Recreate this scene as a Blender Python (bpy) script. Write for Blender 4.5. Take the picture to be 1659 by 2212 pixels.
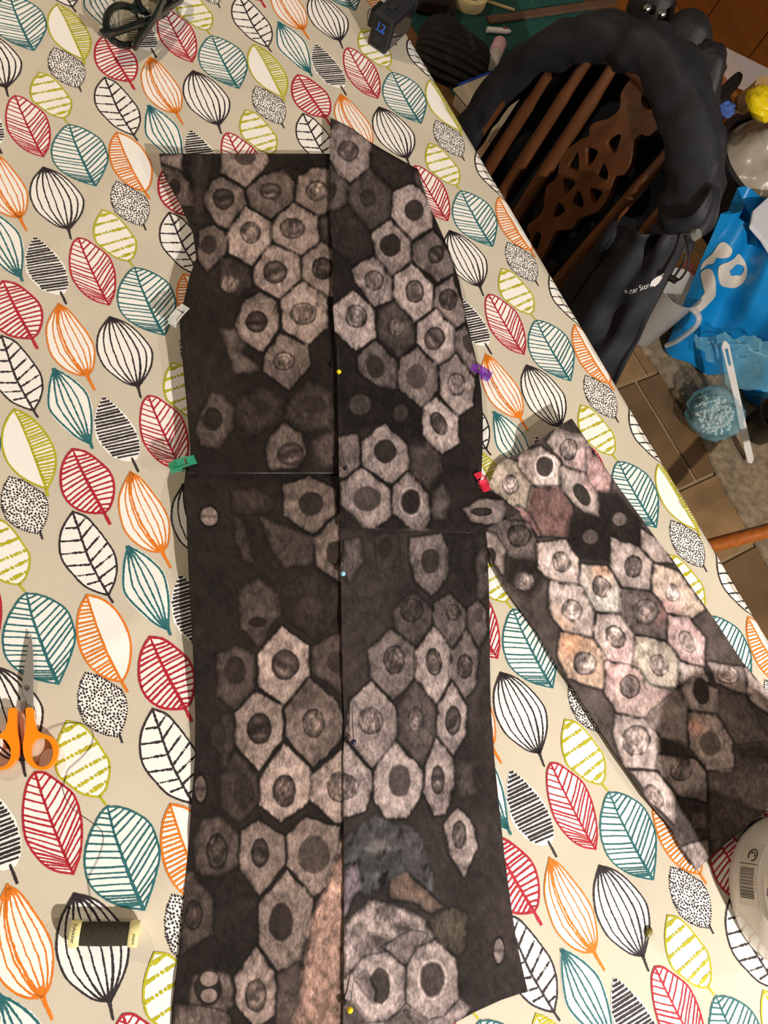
import bpy, bmesh, math, random
import numpy as np
from mathutils import Vector, Matrix
from mathutils.geometry import tessellate_polygon

for o in list(bpy.data.objects):
    bpy.data.objects.remove(o)
scene = bpy.context.scene
COL = scene.collection

# ------------------------------------------------------------------ camera
TZ = 0.75                                   # table top above the floor
CAM = np.array([-0.30800985, -0.17742286, 0.77448432 + TZ])
RW = np.array([[0.86532802, -0.34722307, 0.36144647],
               [-0.43790259, -0.87458129, 0.20820394],
               [0.24382111, -0.33844305, -0.90884958]])   # columns: image right, image down, forward
FPX, CX, CY = 1661.0, 829.5, 1106.0
cam = bpy.data.cameras.new('camera')
cam.sensor_fit = 'VERTICAL'
cam.sensor_height = 24.0
cam.lens = 24.0 * FPX / 2212.0
cam.clip_start, cam.clip_end = 0.01, 50
camo = bpy.data.objects.new('camera', cam)
COL.objects.link(camo)
m = Matrix.Identity(4)
for r in range(3):
    m[r][0] = RW[r][0]; m[r][1] = -RW[r][1]; m[r][2] = -RW[r][2]; m[r][3] = CAM[r]
camo.matrix_world = m
scene.camera = camo

# ------------------------------------------------------------------ world, lamps, exposure
world = bpy.data.worlds.new('room_ambient')
scene.world = world
world.use_nodes = True
world.node_tree.nodes['Background'].inputs[0].default_value = (1.0, 0.90, 0.78, 1)
world.node_tree.nodes['Background'].inputs[1].default_value = 0.085
LAMPS = [('ceiling_lamp_bulb', (0.14, -1.62, TZ + 1.25), 165, (1.0, 0.94, 0.88), 0.022),
         ('ceiling_lamp_bulb', (0.78, -0.95, TZ + 1.22), 20, (1.0, 0.86, 0.70), 0.022),
         ('ceiling_lamp_bulb', (-0.62, 1.25, TZ + 1.30), 34, (1.0, 0.83, 0.64), 0.025)]
for nm, loc, pw, colr, rad in LAMPS:
    ld = bpy.data.lights.new(nm, 'POINT')
    ld.energy = pw; ld.color = colr; ld.shadow_soft_size = rad
    lo = bpy.data.objects.new(nm, ld); lo.location = loc
    COL.objects.link(lo)
vs = scene.view_settings
vs.view_transform = 'Standard'; vs.look = 'None'; vs.gamma = 1.0; vs.use_curve_mapping = False
vs.exposure = 0.3

# ------------------------------------------------------------------ picture geometry -> room
def ray(px, py):
    return RW @ np.array([(px - CX) / FPX, (py - CY) / FPX, 1.0])
def at(px, py, z):
    d = ray(px, py); return CAM + d * ((z - CAM[2]) / d[2])
def on_plane(px, py, n, d0):
    d = ray(px, py); n = np.array(n, float); return CAM + d * ((d0 - n @ CAM) / (n @ d))
def at_arr(px, py, z):
    px = np.asarray(px, float); py = np.asarray(py, float); z = np.asarray(z, float)
    d = np.stack([(px - CX) / FPX, (py - CY) / FPX, np.ones_like(px)], -1) @ RW.T
    t = (z - CAM[2]) / d[..., 2]
    return CAM + d * t[..., None]
def prj(P):
    c = (np.asarray(P) - CAM) @ RW
    return np.stack([FPX * c[..., 0] / c[..., 2] + CX, FPX * c[..., 1] / c[..., 2] + CY], -1)

# ------------------------------------------------------------------ materials
def srgb(r, g, b):
    f = lambda c: (c / 255 / 12.92) if c / 255 <= 0.04045 else ((c / 255 + 0.055) / 1.055) ** 2.4
    return (f(r), f(g), f(b), 1.0)
MATS = {}
def mat(name, rgb=(128, 128, 128), rough=0.6, metal=0.0, var=0.10, nscale=30.0, bump=0.0, bscale=200.0,
        trans=0.0, alpha=1.0, spec=0.5, emit=None, coat=0.0, ior=1.45, stretch=None):
    if name in MATS: return MATS[name]
    mt = bpy.data.materials.new(name); mt.use_nodes = True
    nt = mt.node_tree; bs = nt.nodes['Principled BSDF']
    c = srgb(*rgb)
    tc = nt.nodes.new('ShaderNodeTexCoord')
    src = tc.outputs['Object']
    if stretch:
        mp = nt.nodes.new('ShaderNodeMapping'); mp.inputs['Scale'].default_value = stretch
        nt.links.new(src, mp.inputs[0]); src = mp.outputs[0]
    nz = nt.nodes.new('ShaderNodeTexNoise'); nz.inputs['Scale'].default_value = nscale; nz.inputs['Detail'].default_value = 5
    nt.links.new(src, nz.inputs['Vector'])
    rp = nt.nodes.new('ShaderNodeValToRGB')
    rp.color_ramp.elements[0].position = 0.3; rp.color_ramp.elements[1].position = 0.7
    rp.color_ramp.elements[0].color = tuple(max(0, v * (1 - var)) for v in c[:3]) + (1,)
    rp.color_ramp.elements[1].color = tuple(min(1, v * (1 + var)) for v in c[:3]) + (1,)
    nt.links.new(nz.outputs['Fac'], rp.inputs[0])
    nt.links.new(rp.outputs[0], bs.inputs['Base Color'])
    bs.inputs['Roughness'].default_value = rough
    bs.inputs['Metallic'].default_value = metal
    bs.inputs['Specular IOR Level'].default_value = spec
    bs.inputs['Transmission Weight'].default_value = trans
    bs.inputs['Alpha'].default_value = alpha
    bs.inputs['IOR'].default_value = ior
    bs.inputs['Coat Weight'].default_value = coat
    if emit:
        bs.inputs['Emission Color'].default_value = c; bs.inputs['Emission Strength'].default_value = emit
    if bump:
        n2 = nt.nodes.new('ShaderNodeTexNoise'); n2.inputs['Scale'].default_value = bscale; n2.inputs['Detail'].default_value = 4
        nt.links.new(src, n2.inputs['Vector'])
        bp = nt.nodes.new('ShaderNodeBump'); bp.inputs['Strength'].default_value = bump; bp.inputs['Distance'].default_value = 0.002
        nt.links.new(n2.outputs['Fac'], bp.inputs['Height']); nt.links.new(bp.outputs[0], bs.inputs['Normal'])
    MATS[name] = mt
    return mt

# ------------------------------------------------------------------ objects
def tag(o, label, cat=None, group=None, kind=None):
    if label: o['label'] = label
    if cat: o['category'] = cat
    if group: o['group'] = group
    if kind: o['kind'] = kind
    return o
def thing(name, label, cat, loc=(0, 0, 0), group=None):
    o = bpy.data.objects.new(name, None); COL.objects.link(o)
    o.location = loc; o.empty_display_size = 0.02
    return tag(o, label, cat, group)
def raw(name, verts, faces, mats, parent=None, mids=None, smooth=True):
    me = bpy.data.meshes.new(name)
    me.from_pydata([tuple(map(float, v)) for v in verts], [], faces)
    for mm in (mats if isinstance(mats, (list, tuple)) else [mats]): me.materials.append(mm)
    if mids is not None: me.polygons.foreach_set('material_index', mids)
    me.polygons.foreach_set('use_smooth', [smooth] * len(me.polygons))
    me.update()
    o = bpy.data.objects.new(name, me); COL.objects.link(o)
    if parent is not None:
        o.parent = parent
        o.matrix_parent_inverse = Matrix.Translation(-Vector(parent.location)) if parent.type == 'EMPTY' else Matrix.Identity(4)
    return o

class MB:
    def __init__(s): s.v = []; s.f = []; s.m = []
    def add(s, v, f, m=0):
        b = len(s.v); s.v += [tuple(p) for p in v]; s.f += [tuple(i + b for i in q) for q in f]; s.m += [m] * len(f); return s
    def box(s, c, sz, ax=None, m=0, taper=1.0):
        ax = np.eye(3) if ax is None else np.array(ax); c = np.array(c, float)
        v = []
        for k in (-1, 1):
            t = taper if k > 0 else 1.0
            for i, j in ((-1, -1), (1, -1), (1, 1), (-1, 1)):
                v.append(c + ax[0] * i * sz[0] / 2 * t + ax[1] * j * sz[1] / 2 * t + ax[2] * k * sz[2] / 2)
        return s.add(v, [(3, 2, 1, 0), (4, 5, 6, 7), (0, 1, 5, 4), (1, 2, 6, 5), (2, 3, 7, 6), (3, 0, 4, 7)], m)
    def tube(s, pts, r, n=10, m=0, cap=True, flat=None):
        P = np.array(pts, float); k = len(P)
        rr = np.full(k, r) if np.isscalar(r) else np.array(r, float)
        T = np.gradient(P, axis=0); T /= np.linalg.norm(T, axis=1, keepdims=True) + 1e-12
        up = np.array([0, 0, 1.0])
        if abs(T[0] @ up) > 0.9: up = np.array([1.0, 0, 0])
        N = np.cross(up, T[0]); N /= np.linalg.norm(N)
        v = []
        for i in range(k):
            N = N - T[i] * (N @ T[i]); N /= np.linalg.norm(N) + 1e-12
            B = np.cross(T[i], N)
            for j in range(n):
                a = 2 * math.pi * j / n
                v.append(P[i] + rr[i] * (math.cos(a) * N + math.sin(a) * B * (flat or 1.0)))
        f = [(i * n + j, i * n + (j + 1) % n, (i + 1) * n + (j + 1) % n, (i + 1) * n + j) for i in range(k - 1) for j in range(n)]
        if cap: f += [tuple(range(n - 1, -1, -1)), tuple((k - 1) * n + j for j in range(n))]
        return s.add(v, f, m)
    def lathe(s, prof, c=(0, 0, 0), ax=None, n=28, m=0, cap=True):
        ax = np.eye(3) if ax is None else np.array(ax); c = np.array(c, float)
        v = []
        for r, z in prof:
            for j in range(n):
                a = 2 * math.pi * j / n
                v.append(c + ax[0] * r * math.cos(a) + ax[1] * r * math.sin(a) + ax[2] * z)
        k = len(prof)
        f = [(i * n + j, i * n + (j + 1) % n, (i + 1) * n + (j + 1) % n, (i + 1) * n + j) for i in range(k - 1) for j in range(n)]
        if cap: f += [tuple(range(n - 1, -1, -1)), tuple((k - 1) * n + j for j in range(n))]
        return s.add(v, f, m)
    def prism(s, loops, lift, m=0):
        """loops of 3-D points (outer, holes...), lift = extrusion vector"""
        L = [[Vector(tuple(map(float, p))) for p in lp] for lp in loops]
        tri = tessellate_polygon(L)
        flat = [np.array(p, float) for lp in loops for p in lp]; n = len(flat); lift = np.array(lift, float)
        v = flat + [p + lift for p in flat]
        f = [tuple(t) for t in tri] + [tuple(i + n for i in reversed(t)) for t in tri]
        b = 0
        for lp in loops:
            k = len(lp)
            f += [(b + i, b + (i + 1) % k, b + (i + 1) % k + n, b + i + n) for i in range(k)]
            b += k
        return s.add(v, f, m)
    def build(s, name, mats, parent=None, smooth=True, bevel=0.0, fixn=True, autosm=True):
        o = raw(name, s.v, s.f, mats, parent, s.m, smooth)
        if fixn:
            bm = bmesh.new(); bm.from_mesh(o.data); bmesh.ops.recalc_face_normals(bm, faces=bm.faces); bm.to_mesh(o.data); bm.free()
        if smooth and autosm:
            o.data.set_sharp_from_angle(angle=math.radians(40))
        if bevel:
            b = o.modifiers.new('bevel', 'BEVEL'); b.width = bevel; b.segments = 2; b.limit_method = 'ANGLE'
        return o
def axes(u, v=None):
    u = np.array(u, float); u /= np.linalg.norm(u)
    if v is None: v = np.array([0, 0, 1.0]) if abs(u[2]) < .9 else np.array([1.0, 0, 0])
    w = np.cross(u, v); w /= np.linalg.norm(w)
    return np.array([u, np.cross(w, u), w])

def interp_poly(pts, n):
    P = np.array(pts, float)
    d = np.r_[0, np.cumsum(np.linalg.norm(np.diff(P, axis=0), axis=1))]
    t = np.linspace(0, d[-1], n) if np.isscalar(n) else np.asarray(n) * d[-1]
    return np.stack([np.interp(t, d, P[:, k]) for k in range(P.shape[1])], -1)
def smooth_poly(pts, n, closed=False):
    """Catmull-Rom through pts"""
    P = np.array(pts, float)
    if closed: P = np.r_[P[-1:], P, P[:2]]
    else: P = np.r_[2 * P[:1] - P[1:2], P, 2 * P[-1:] - P[-2:-1]]
    seg = len(P) - 3; out = []
    for q in np.linspace(0, seg - 1e-9, n, endpoint=not closed):
        i = int(q); t = q - i; a, b, c, d = P[i:i + 4]
        out.append(.5 * ((2 * b) + (c - a) * t + (2 * a - 5 * b + 4 * c - d) * t * t + (3 * b - a - 3 * c + d) * t ** 3))
    return np.array(out)
_TAB = {}
def vnoise(x, y, scale, seed=0):
    if seed not in _TAB: _TAB[seed] = np.random.RandomState(seed + 77).rand(256, 256)
    T = _TAB[seed]; x = np.asarray(x, float) / scale; y = np.asarray(y, float) / scale
    xi = np.floor(x).astype(int); yi = np.floor(y).astype(int); fx = x - xi; fy = y - yi
    fx = fx * fx * (3 - 2 * fx); fy = fy * fy * (3 - 2 * fy)
    g = lambda a, b: T[a & 255, b & 255]
    return (g(xi, yi) * (1 - fx) + g(xi + 1, yi) * fx) * (1 - fy) + (g(xi, yi + 1) * (1 - fx) + g(xi + 1, yi + 1) * fx) * fy - 0.5
def text_mesh(s, size=1.0):
    cu = bpy.data.curves.new('lettering_tmp', 'FONT'); cu.body = s; cu.size = size; cu.align_x = 'CENTER'; cu.align_y = 'CENTER'
    cu.resolution_u = 3
    ob = bpy.data.objects.new('lettering_tmp', cu); COL.objects.link(ob)
    bpy.context.view_layer.update()
    me = bpy.data.meshes.new_from_object(ob.evaluated_get(bpy.context.evaluated_depsgraph_get()))
    v = np.array([tuple(q.co) for q in me.vertices]); f = [tuple(p.vertices) for p in me.polygons]
    bpy.data.objects.remove(ob); bpy.data.meshes.remove(me)
    return v, f

# ------------------------------------------------------------------ room shell
m_grout = mat('grout', (150, 128, 96), 0.9, var=.15, nscale=12, bump=.3)
m_tile = mat('stone_tile', (140, 110, 74), 0.6, var=.35, nscale=7, bump=.2, bscale=30)
m_tile2 = mat('stone_tile_dark', (112, 86, 56), 0.6, var=.35, nscale=7, bump=.2, bscale=30)
m_wall = mat('wall_plaster', (176, 160, 140), 0.9, var=.05, nscale=6)
mb = MB(); mb.box((0.6, 0.3, -0.012), (5.2, 5.2, 0.012))
floor = mb.build('floor', m_grout, smooth=False); tag(floor, None, kind='structure')
mb = MB(); mb.box((3.0, 0.3, 1.2), (0.1, 5.2, 2.4)); tag(mb.build('wall_right', m_wall, smooth=False), None, kind='structure')
mb = MB(); mb.box((0.45, 2.8, 1.2), (5.0, 0.1, 2.4)); tag(mb.build('wall_back', m_wall, smooth=False), None, kind='structure')
random.seed(4)
def tile_mesh(nm, w, h, mt):
    mb = MB(); mb.box((0, 0, -.003), (w, h, .006)); o = mb.build(nm, mt, smooth=False, bevel=.002); return o
_protos = {}
def place_tile(x, y, w, h, k):
    key = (round(w, 3), round(h, 3), k)
    if key not in _protos:
        o = tile_mesh('floor_tile', w, h, m_tile if k else m_tile2); _protos[key] = o
    else:
        s = _protos[key]; o = bpy.data.objects.new('floor_tile', s.data); COL.objects.link(o)
        b = o.modifiers.new('bevel', 'BEVEL'); b.width = .002; b.segments = 2
    o.location = (x + w / 2, y + h / 2, 0); o.parent = floor
GAP = .009
y = -1.0; row = 0
while y < 1.5:
    rh = (.30, .15, .30, .20)[row % 4]
    x = .1 - .11 * (row % 3)
    while x < 1.75:
        w = random.choice((.15, .30, .20))
        place_tile(x, y, w - GAP, rh - GAP, random.random() < .55)
        x += w
    y += rh; row += 1

# ------------------------------------------------------------------ table and tablecloth
m_wood_t = mat('table_pine', (150, 105, 62), 0.5, var=.2, nscale=5, stretch=(1, 12, 1))
XE, RR = 0.357, 0.020                                  # where the cloth starts to roll over the table edge
tb = thing('dining_table', 'wooden dining table under the leaf-print cloth', 'table', (-0.28, 0.1, 0))
mb = MB(); mb.box((-0.28, 0.1, TZ - .022), (1.28, 2.1, .036)); mb.build('table_top', m_wood_t, tb, smooth=False, bevel=.006)
for sx in (-.84, .26):
    for sy in (-.86, 1.06):
        mb = MB(); mb.box((sx, sy, .355), (.06, .06, .71)); mb.build('leg', m_wood_t, tb, smooth=False, bevel=.004)

CREASES = [((-.36, -.045), (-.16, .05), .0011, .012), ((.10, .02), (.33, .10), .0009, .010), ((-.33, .33), (-.08, .52), .0008, .012),
           ((-.40, -.26), (-.24, -.20), .0009, .012), ((.0, .66), (.30, .44), .0008, .014)]
def cloth_h(x, y):
    h = .0016 * vnoise(x, y, .16, 3) + .0006 * vnoise(x, y, .05, 4)
    for (a, b, amp, w) in CREASES:
        a = np.array(a); b = np.array(b); d = b - a; L = np.hypot(*d); d = d / L
        s = (x - a[0]) * d[0] + (y - a[1]) * d[1]; t = (x - a[0]) * -d[1] + (y - a[1]) * d[0]
        e = np.clip(np.minimum(s, L - s) / .05 + .5, 0, 1)
        h = h + amp * np.exp(-(t / w) ** 2) * e
    return h
def cloth(x, y, dz=0.0):
    """flat pattern coordinates -> point on the draped cloth"""
    x = np.asarray(x, float); y = np.asarray(y, float)
    s = x - XE; th = np.clip(s / RR, 0, math.pi / 2); drop = np.maximum(s - RR * math.pi / 2, 0)
    h = cloth_h(x, y) * np.clip(1 - s / .01, 0, 1) + dz
    X = np.where(s > 0, XE + (RR + h) * np.sin(th), x)
    X = X + drop * .05 + np.where(drop > 0, .012 * np.sin(y * 21) * np.clip(drop / .2, 0, 1), 0)
    Z = np.where(s > 0, TZ - RR + (RR + h) * np.cos(th), TZ + h) - drop
    return np.stack([X, y, Z], -1)
m_cloth = mat('cotton_cloth', (206, 195, 174), 0.75, var=.05, nscale=14, bump=.25, bscale=900)
def grid_faces(nr, nc):
    i = np.arange(nr - 1)[:, None] * nc + np.arange(nc - 1)[None, :]
    return np.stack([i, i + 1, i + nc + 1, i + nc], -1).reshape(-1, 4)
def grid_obj(name, P, mats, parent=None, colors=None, gloss=None):
    nr, nc = P.shape[:2]; F = grid_faces(nr, nc)
    me = bpy.data.meshes.new(name)
    me.vertices.add(nr * nc); me.vertices.foreach_set('co', P.reshape(-1).astype(np.float32))
    me.loops.add(len(F) * 4); me.polygons.add(len(F))
    me.loops.foreach_set('vertex_index', F.reshape(-1).astype(np.int32))
    me.polygons.foreach_set('loop_start', np.arange(0, len(F) * 4, 4, dtype=np.int32))
    me.polygons.foreach_set('use_smooth', np.ones(len(F), bool))
    me.update(calc_edges=True); me.validate()
    if colors is not None:
        a = me.color_attributes.new('print', 'FLOAT_COLOR', 'POINT')
        c = np.ones((nr * nc, 4), np.float32); c[:, :3] = colors.reshape(-1, 3)
        a.data.foreach_set('color', c.reshape(-1))
    if gloss is not None:
        g = me.attributes.new('gloss', 'FLOAT', 'POINT'); g.data.foreach_set('value', gloss.reshape(-1).astype(np.float32))
    for mm in (mats if isinstance(mats, (list, tuple)) else [mats]): me.materials.append(mm)
    o = bpy.data.objects.new(name, me); COL.objects.link(o)
    if parent is not None:
        o.parent = parent; o.matrix_parent_inverse = Matrix.Translation(-Vector(parent.location))
    return o
tcl = thing('tablecloth', 'beige cotton tablecloth printed with rows of outlined leaves', 'tablecloth', (-0.28, 0.1, TZ))
gx = np.r_[np.arange(-.95, XE, .006), np.linspace(XE, XE + RR * math.pi / 2, 18), XE + RR * math.pi / 2 + np.linspace(.012, .28, 18)]
gy = np.arange(-1.0, 1.2, .006)
GX, GY = np.meshgrid(gx, gy)
grid_obj('cloth', cloth(GX, GY), m_cloth, tcl)

# ---- printed leaves: drawn once per kind on the flat pattern, then repeated on the half-drop lattice
LO = np.array([-0.14007883, 0.37415658]); LA = np.array([0, -0.2125]); LB = np.array([0.22495679, 0.10577923])
C4, C7, C10 = (0, 540), (0, 1090), (0, 1640); CS = 1659 / 560
K_TEAL, K_RED, K_OR, K_LIME, K_BLK = (38, 104, 108), (178, 30, 46), (226, 122, 24), (182, 176, 22), (44, 36, 40)
inks = {'teal': mat('ink_teal', K_TEAL, .7, var=.1, nscale=60), 'red': mat('ink_red', K_RED, .7, var=.1, nscale=60),
        'orange': mat('ink_orange', K_OR, .7, var=.1, nscale=60), 'lime': mat('ink_lime', K_LIME, .7, var=.1, nscale=60),
        'black': mat('ink_black', K_BLK, .7, var=.15, nscale=60)}
m_white = mat('ink_white', (246, 241, 233), .75, var=.02, nscale=40, bump=.15, bscale=900)

class Leaf:
    def __init__(s, crop, seed): s.o = crop; s.v = []; s.f = []; s.m = []; s.r = np.random.RandomState(seed)
    def put(s, v, f, m):
        b = len(s.v); s.v += [tuple(p) for p in v]; s.f += [tuple(i + b for i in q) for q in f]; s.m += [m] * len(f)
    def blob(s, L, R, halo=5, n=18, k=6):
        t = np.linspace(0, 1, n); l = interp_poly(L, t); r = interp_poly(R, t); c = (l + r) / 2
        cc = (np.array(L[0]) + np.array(L[-1])) / 2
        ex = lambda p: p + (p - cc) / (np.linalg.norm(p - cc, axis=1, keepdims=True) + 1e-6) * halo
        l, r = ex(l), ex(r)
        u = np.linspace(0, 1, k)
        P = l[:, None] * (1 - u[None, :, None]) + r[:, None] * u[None, :, None]
        s.put(P.reshape(-1, 2), [tuple(q) for q in grid_faces(n, k)], 0)
    def stroke(s, pts, w, jit=.18, wob=.8, taper=None):
        P = np.array(pts, float); L = np.linalg.norm(np.diff(P, axis=0), axis=1).sum(); n = max(3, int(L / 9) + 1)
        P = interp_poly(P, n)
        T = np.gradient(P, axis=0); T /= np.linalg.norm(T, axis=1, keepdims=True) + 1e-9
        N = np.stack([-T[:, 1], T[:, 0]], -1)
        ww = np.full(n, w * 1.22, float) * (1 + jit * s.r.uniform(-1, 1, n))
        if taper is not None: ww *= np.interp(np.linspace(0, 1, n), np.linspace(0, 1, len(taper)), taper)
        P = P + N * (wob * s.r.uniform(-1, 1, n))[:, None]
        P[0] -= T[0] * w * .3; P[-1] += T[-1] * w * .3
        v = np.concatenate([P + N * ww[:, None] / 2, P - N * ww[:, None] / 2])
        s.put(v, [(i, i + 1, n + i + 1, n + i) for i in range(n - 1)], 1)
    def dot(s, c, rx, ry=None, a=0, n=8):
        ry = ry or rx; t = np.arange(n) * 2 * math.pi / n
        e = np.stack([rx * np.cos(t), ry * np.sin(t)], -1) * (1 + .12 * s.r.uniform(-1, 1, (n, 1)))
        ca, sa = math.cos(a), math.sin(a)
        s.put(e @ np.array([[ca, sa], [-sa, ca]]) + np.array(c), [tuple(range(n))], 1)
    def outline(s, L, R, w): s.stroke(smooth_poly(L, 40), w); s.stroke(smooth_poly(R, 40), w)
    def veins(s, mid, side, pairs, n, w, bow=.0):
        ks = np.linspace(0, 1, n); ks = ks + np.r_[0, s.r.uniform(-.16, .16, n - 2) / n, 0]
        xs = np.linspace(0, 1, len(pairs)); ss = np.interp(ks, xs, [p[0] for p in pairs]); tt = np.interp(ks, xs, [p[1] for p in pairs])
        A = interp_poly(mid, ss); B = interp_poly(side, tt)
        for a, b in zip(A, B):
            d = b - a; nn = np.array([-d[1], d[0]]); s.stroke([a, (a + b) / 2 + nn * (bow + s.r.uniform(-.02, .02)), b], w * s.r.uniform(.8, 1.2))
    def dashes(s, a, b, w):
        a = np.array(a, float); b = np.array(b, float); L = np.linalg.norm(b - a); d = (b - a) / L; q = 0
        while q < L - 3:
            if s.r.rand() < .45:
                l = min(s.r.uniform(20, 50), L - q); s.stroke([a + d * q, a + d * (q + l)], w * s.r.uniform(.7, 1.05), .35); q += l + s.r.uniform(4, 9)
            else:
                r = w * s.r.uniform(.38, .62); s.dot(a + d * (q + r), r * 1.2, r); q += 2.6 * r + s.r.uniform(2, 5)
    def longs(s, L, R, fr, w, base_t=1.0):
        t = np.linspace(0.01, base_t, 22); l = interp_poly(L, t); r = interp_poly(R, t)
        for q, ws in fr: s.stroke(l * (1 - q) / 2 + r * (1 + q) / 2, w * ws, .25, 1.0, [1.3, .8, .8, .9, 1.3])
    def local(s):
        px = np.array(s.v) / CS + np.array(s.o)
        return at_arr(px[:, 0], px[:, 1], TZ)[:, :2] - LO
def rev(L): return L[::-1]
LEAVES = {}
def leaf(kind, ink, L, idx): LEAVES[kind] = (L.local() - (idx[0] * LA + idx[1] * LB), L.f, L.m, ink)
# big teal leaf
q = Leaf(C10, 1); Lq = [(690, 303), (650, 340), (610, 410), (570, 500), (545, 600), (545, 690), (570, 790), (640, 870), (740, 925), (840, 950), (925, 962)]
Rq = [(690, 303), (780, 310), (880, 350), (960, 410), (1000, 500), (1022, 600), (1010, 690), (975, 820), (925, 962)]
Mq = [(690, 310), (730, 470), (790, 640), (850, 800), (918, 955)]
q.blob(Lq, Rq, 10); q.outline(Lq, Rq, 11); q.stroke(Mq, 15, taper=[.7, 1, 1.2, 1.5])
q.veins(Mq, Lq, [(.06, .06), (.3, .25), (.6, .48), (.85, .68), (.96, .85)], 18, 9); q.veins(Mq, Rq, [(.05, .08), (.3, .23), (.6, .38), (.8, .52), (.96, .86)], 14, 9)
leaf('teal', 'teal', q, (2, -1))
# narrow red leaf
q = Leaf(C10, 2); Lq = [(225, 85), (180, 150), (155, 260), (148, 370), (165, 500), (210, 590), (280, 670), (360, 715), (470, 733)]
Rq = [(225, 85), (290, 90), (380, 150), (470, 225), (510, 330), (525, 450), (515, 600), (470, 733)]
Mq = [(228, 95), (270, 230), (330, 400), (400, 580), (465, 725)]
q.blob(Lq, Rq, 6); q.outline(Lq, Rq, 12); q.stroke(Mq, 14)
q.veins(Mq, Lq, [(.06, .05), (.5, .36), (.85, .58), (.97, .82)], 17, 9); q.veins(Mq, Rq, [(.08, .08), (.5, .32), (.78, .5), (.97, .86)], 14, 9)
leaf('red_narrow', 'red', q, (2, -2))
# red leaf with a stem
q = Leaf(C7, 3); Lq = [(960, 848), (920, 910), (895, 990), (890, 1080), (905, 1170), (945, 1240), (1010, 1290), (1090, 1310), (1185, 1305)]
Rq = [(960, 848), (1050, 865), (1140, 930), (1210, 1000), (1240, 1080), (1242, 1170), (1220, 1260), (1185, 1305)]
Mq = [(960, 848), (1020, 990), (1090, 1130), (1185, 1305)]
q.blob(Lq, Rq, 6); q.outline(Lq, Rq, 13); q.stroke(Mq + [(1225, 1383)], 17, taper=[.6, 1, 1, 1.2])
q.veins(Mq, Lq, [(.1, .13), (.5, .56), (.93, .93)], 15, 10); q.veins(Mq, Rq, [(.12, .18), (.5, .48), (.93, .93)], 14, 10)
leaf('red_stem', 'red', q, (2, -1))
# orange striped leaf
q = Leaf(C4, 4); Lq = [(378, 350), (330, 420), (300, 500), (305, 590), (335, 680), (400, 750), (480, 795), (555, 805)]
Rq = [(378, 350), (440, 390), (500, 460), (560, 540), (600, 620), (605, 700), (590, 770), (558, 805)]
q.blob(Lq, Rq, 5); q.outline(Lq, Rq, 8); q.longs(Lq, Rq, [(-.62, .9), (-.33, 1.1), (-.2, 1.5), (.12, .8), (.45, .9), (.75, .9)], 8)
q.stroke([(545, 770), (570, 830), (605, 895)], 15, taper=[2.2, 1.2, .8]); q.stroke([(378, 350), (388, 400)], 22, taper=[.6, 1.2, .5])
leaf('orange_striped', 'orange', q, (0, -1))
# black bulb leaf
q = Leaf(C10, 5); Lq = [(478, 860), (430, 940), (385, 1040), (365, 1150), (370, 1260), (420, 1390), (500, 1470), (600, 1535), (695, 1550)]
Rq = [(478, 860), (590, 890), (680, 950), (760, 1040), (815, 1130), (825, 1220), (805, 1340), (760, 1450), (708, 1548)]
q.blob(Lq, Rq, 9); q.outline(Lq, Rq, 12); q.longs(Lq, Rq, [(-.72, 1), (-.4, 1.1), (-.1, .9), (.22, 1), (.5, 1.3), (.78, 1)], 12)
q.stroke([(690, 1510), (705, 1570), (725, 1665)], 15, taper=[1.9, 1.2, .9]); q.stroke([(478, 862), (510, 910)], 24, taper=[.7, 1.2, .6])
leaf('black_bulb', 'black', q, (3, -2))
# teal slender leaf
q = Leaf(C7, 6); Lq = [(820, 267), (800, 350), (790, 450), (795, 550), (840, 620), (910, 690), (990, 760), (1078, 805)]
Rq = [(820, 267), (900, 310), (980, 370), (1040, 440), (1065, 520), (1080, 630), (1078, 805)]
q.blob(Lq, Rq, 15); q.outline(Lq, Rq, 11); q.longs(Lq, Rq, [(-.55, 1), (-.2, 1), (.15, 1), (.5, .9)], 11, .97)
q.stroke([(1062, 740), (1078, 800), (1090, 832)], 18, taper=[1.8, 1.2, .7]); q.stroke([(820, 270), (828, 315)], 24, taper=[.9, 1.1, .5])
leaf('teal_slender', 'teal', q, (2, -1))
# black hatched leaf
q = Leaf(C4, 7); Lq = [(662, 942), (620, 1020), (605, 1100), (615, 1190), (650, 1250), (720, 1320), (800, 1350), (845, 1348)]
Rq = [(662, 942), (720, 980), (800, 1060), (860, 1140), (890, 1220), (895, 1290), (870, 1340), (846, 1350)]
q.blob(Lq, Rq, 6)
ll = np.array(Lq, float); rr_ = np.array(Rq, float)
for k in range(20):
    c = np.array([668, 948]) + np.array([168, 380]) * (k + .3) / 20; d = np.array([1, -.22]) / math.hypot(1, .22)
    def hit(poly, sgn):
        P = interp_poly(poly, 80); e = (P - c) @ np.array([-d[1], d[0]]); i = int(np.argmin(np.abs(e))); return P[i]
    a, b = hit(Lq, -1), hit(Rq, 1)
    if np.linalg.norm(b - a) > 16: q.stroke([a + (b - a) * q.r.uniform(.01, .06), b - (b - a) * q.r.uniform(.01, .06)], q.r.uniform(8, 12), .12, .6)
q.stroke([(845, 1335), (862, 1370), (885, 1418)], 12)
leaf('black_hatched', 'black', q, (1, -1))
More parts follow.
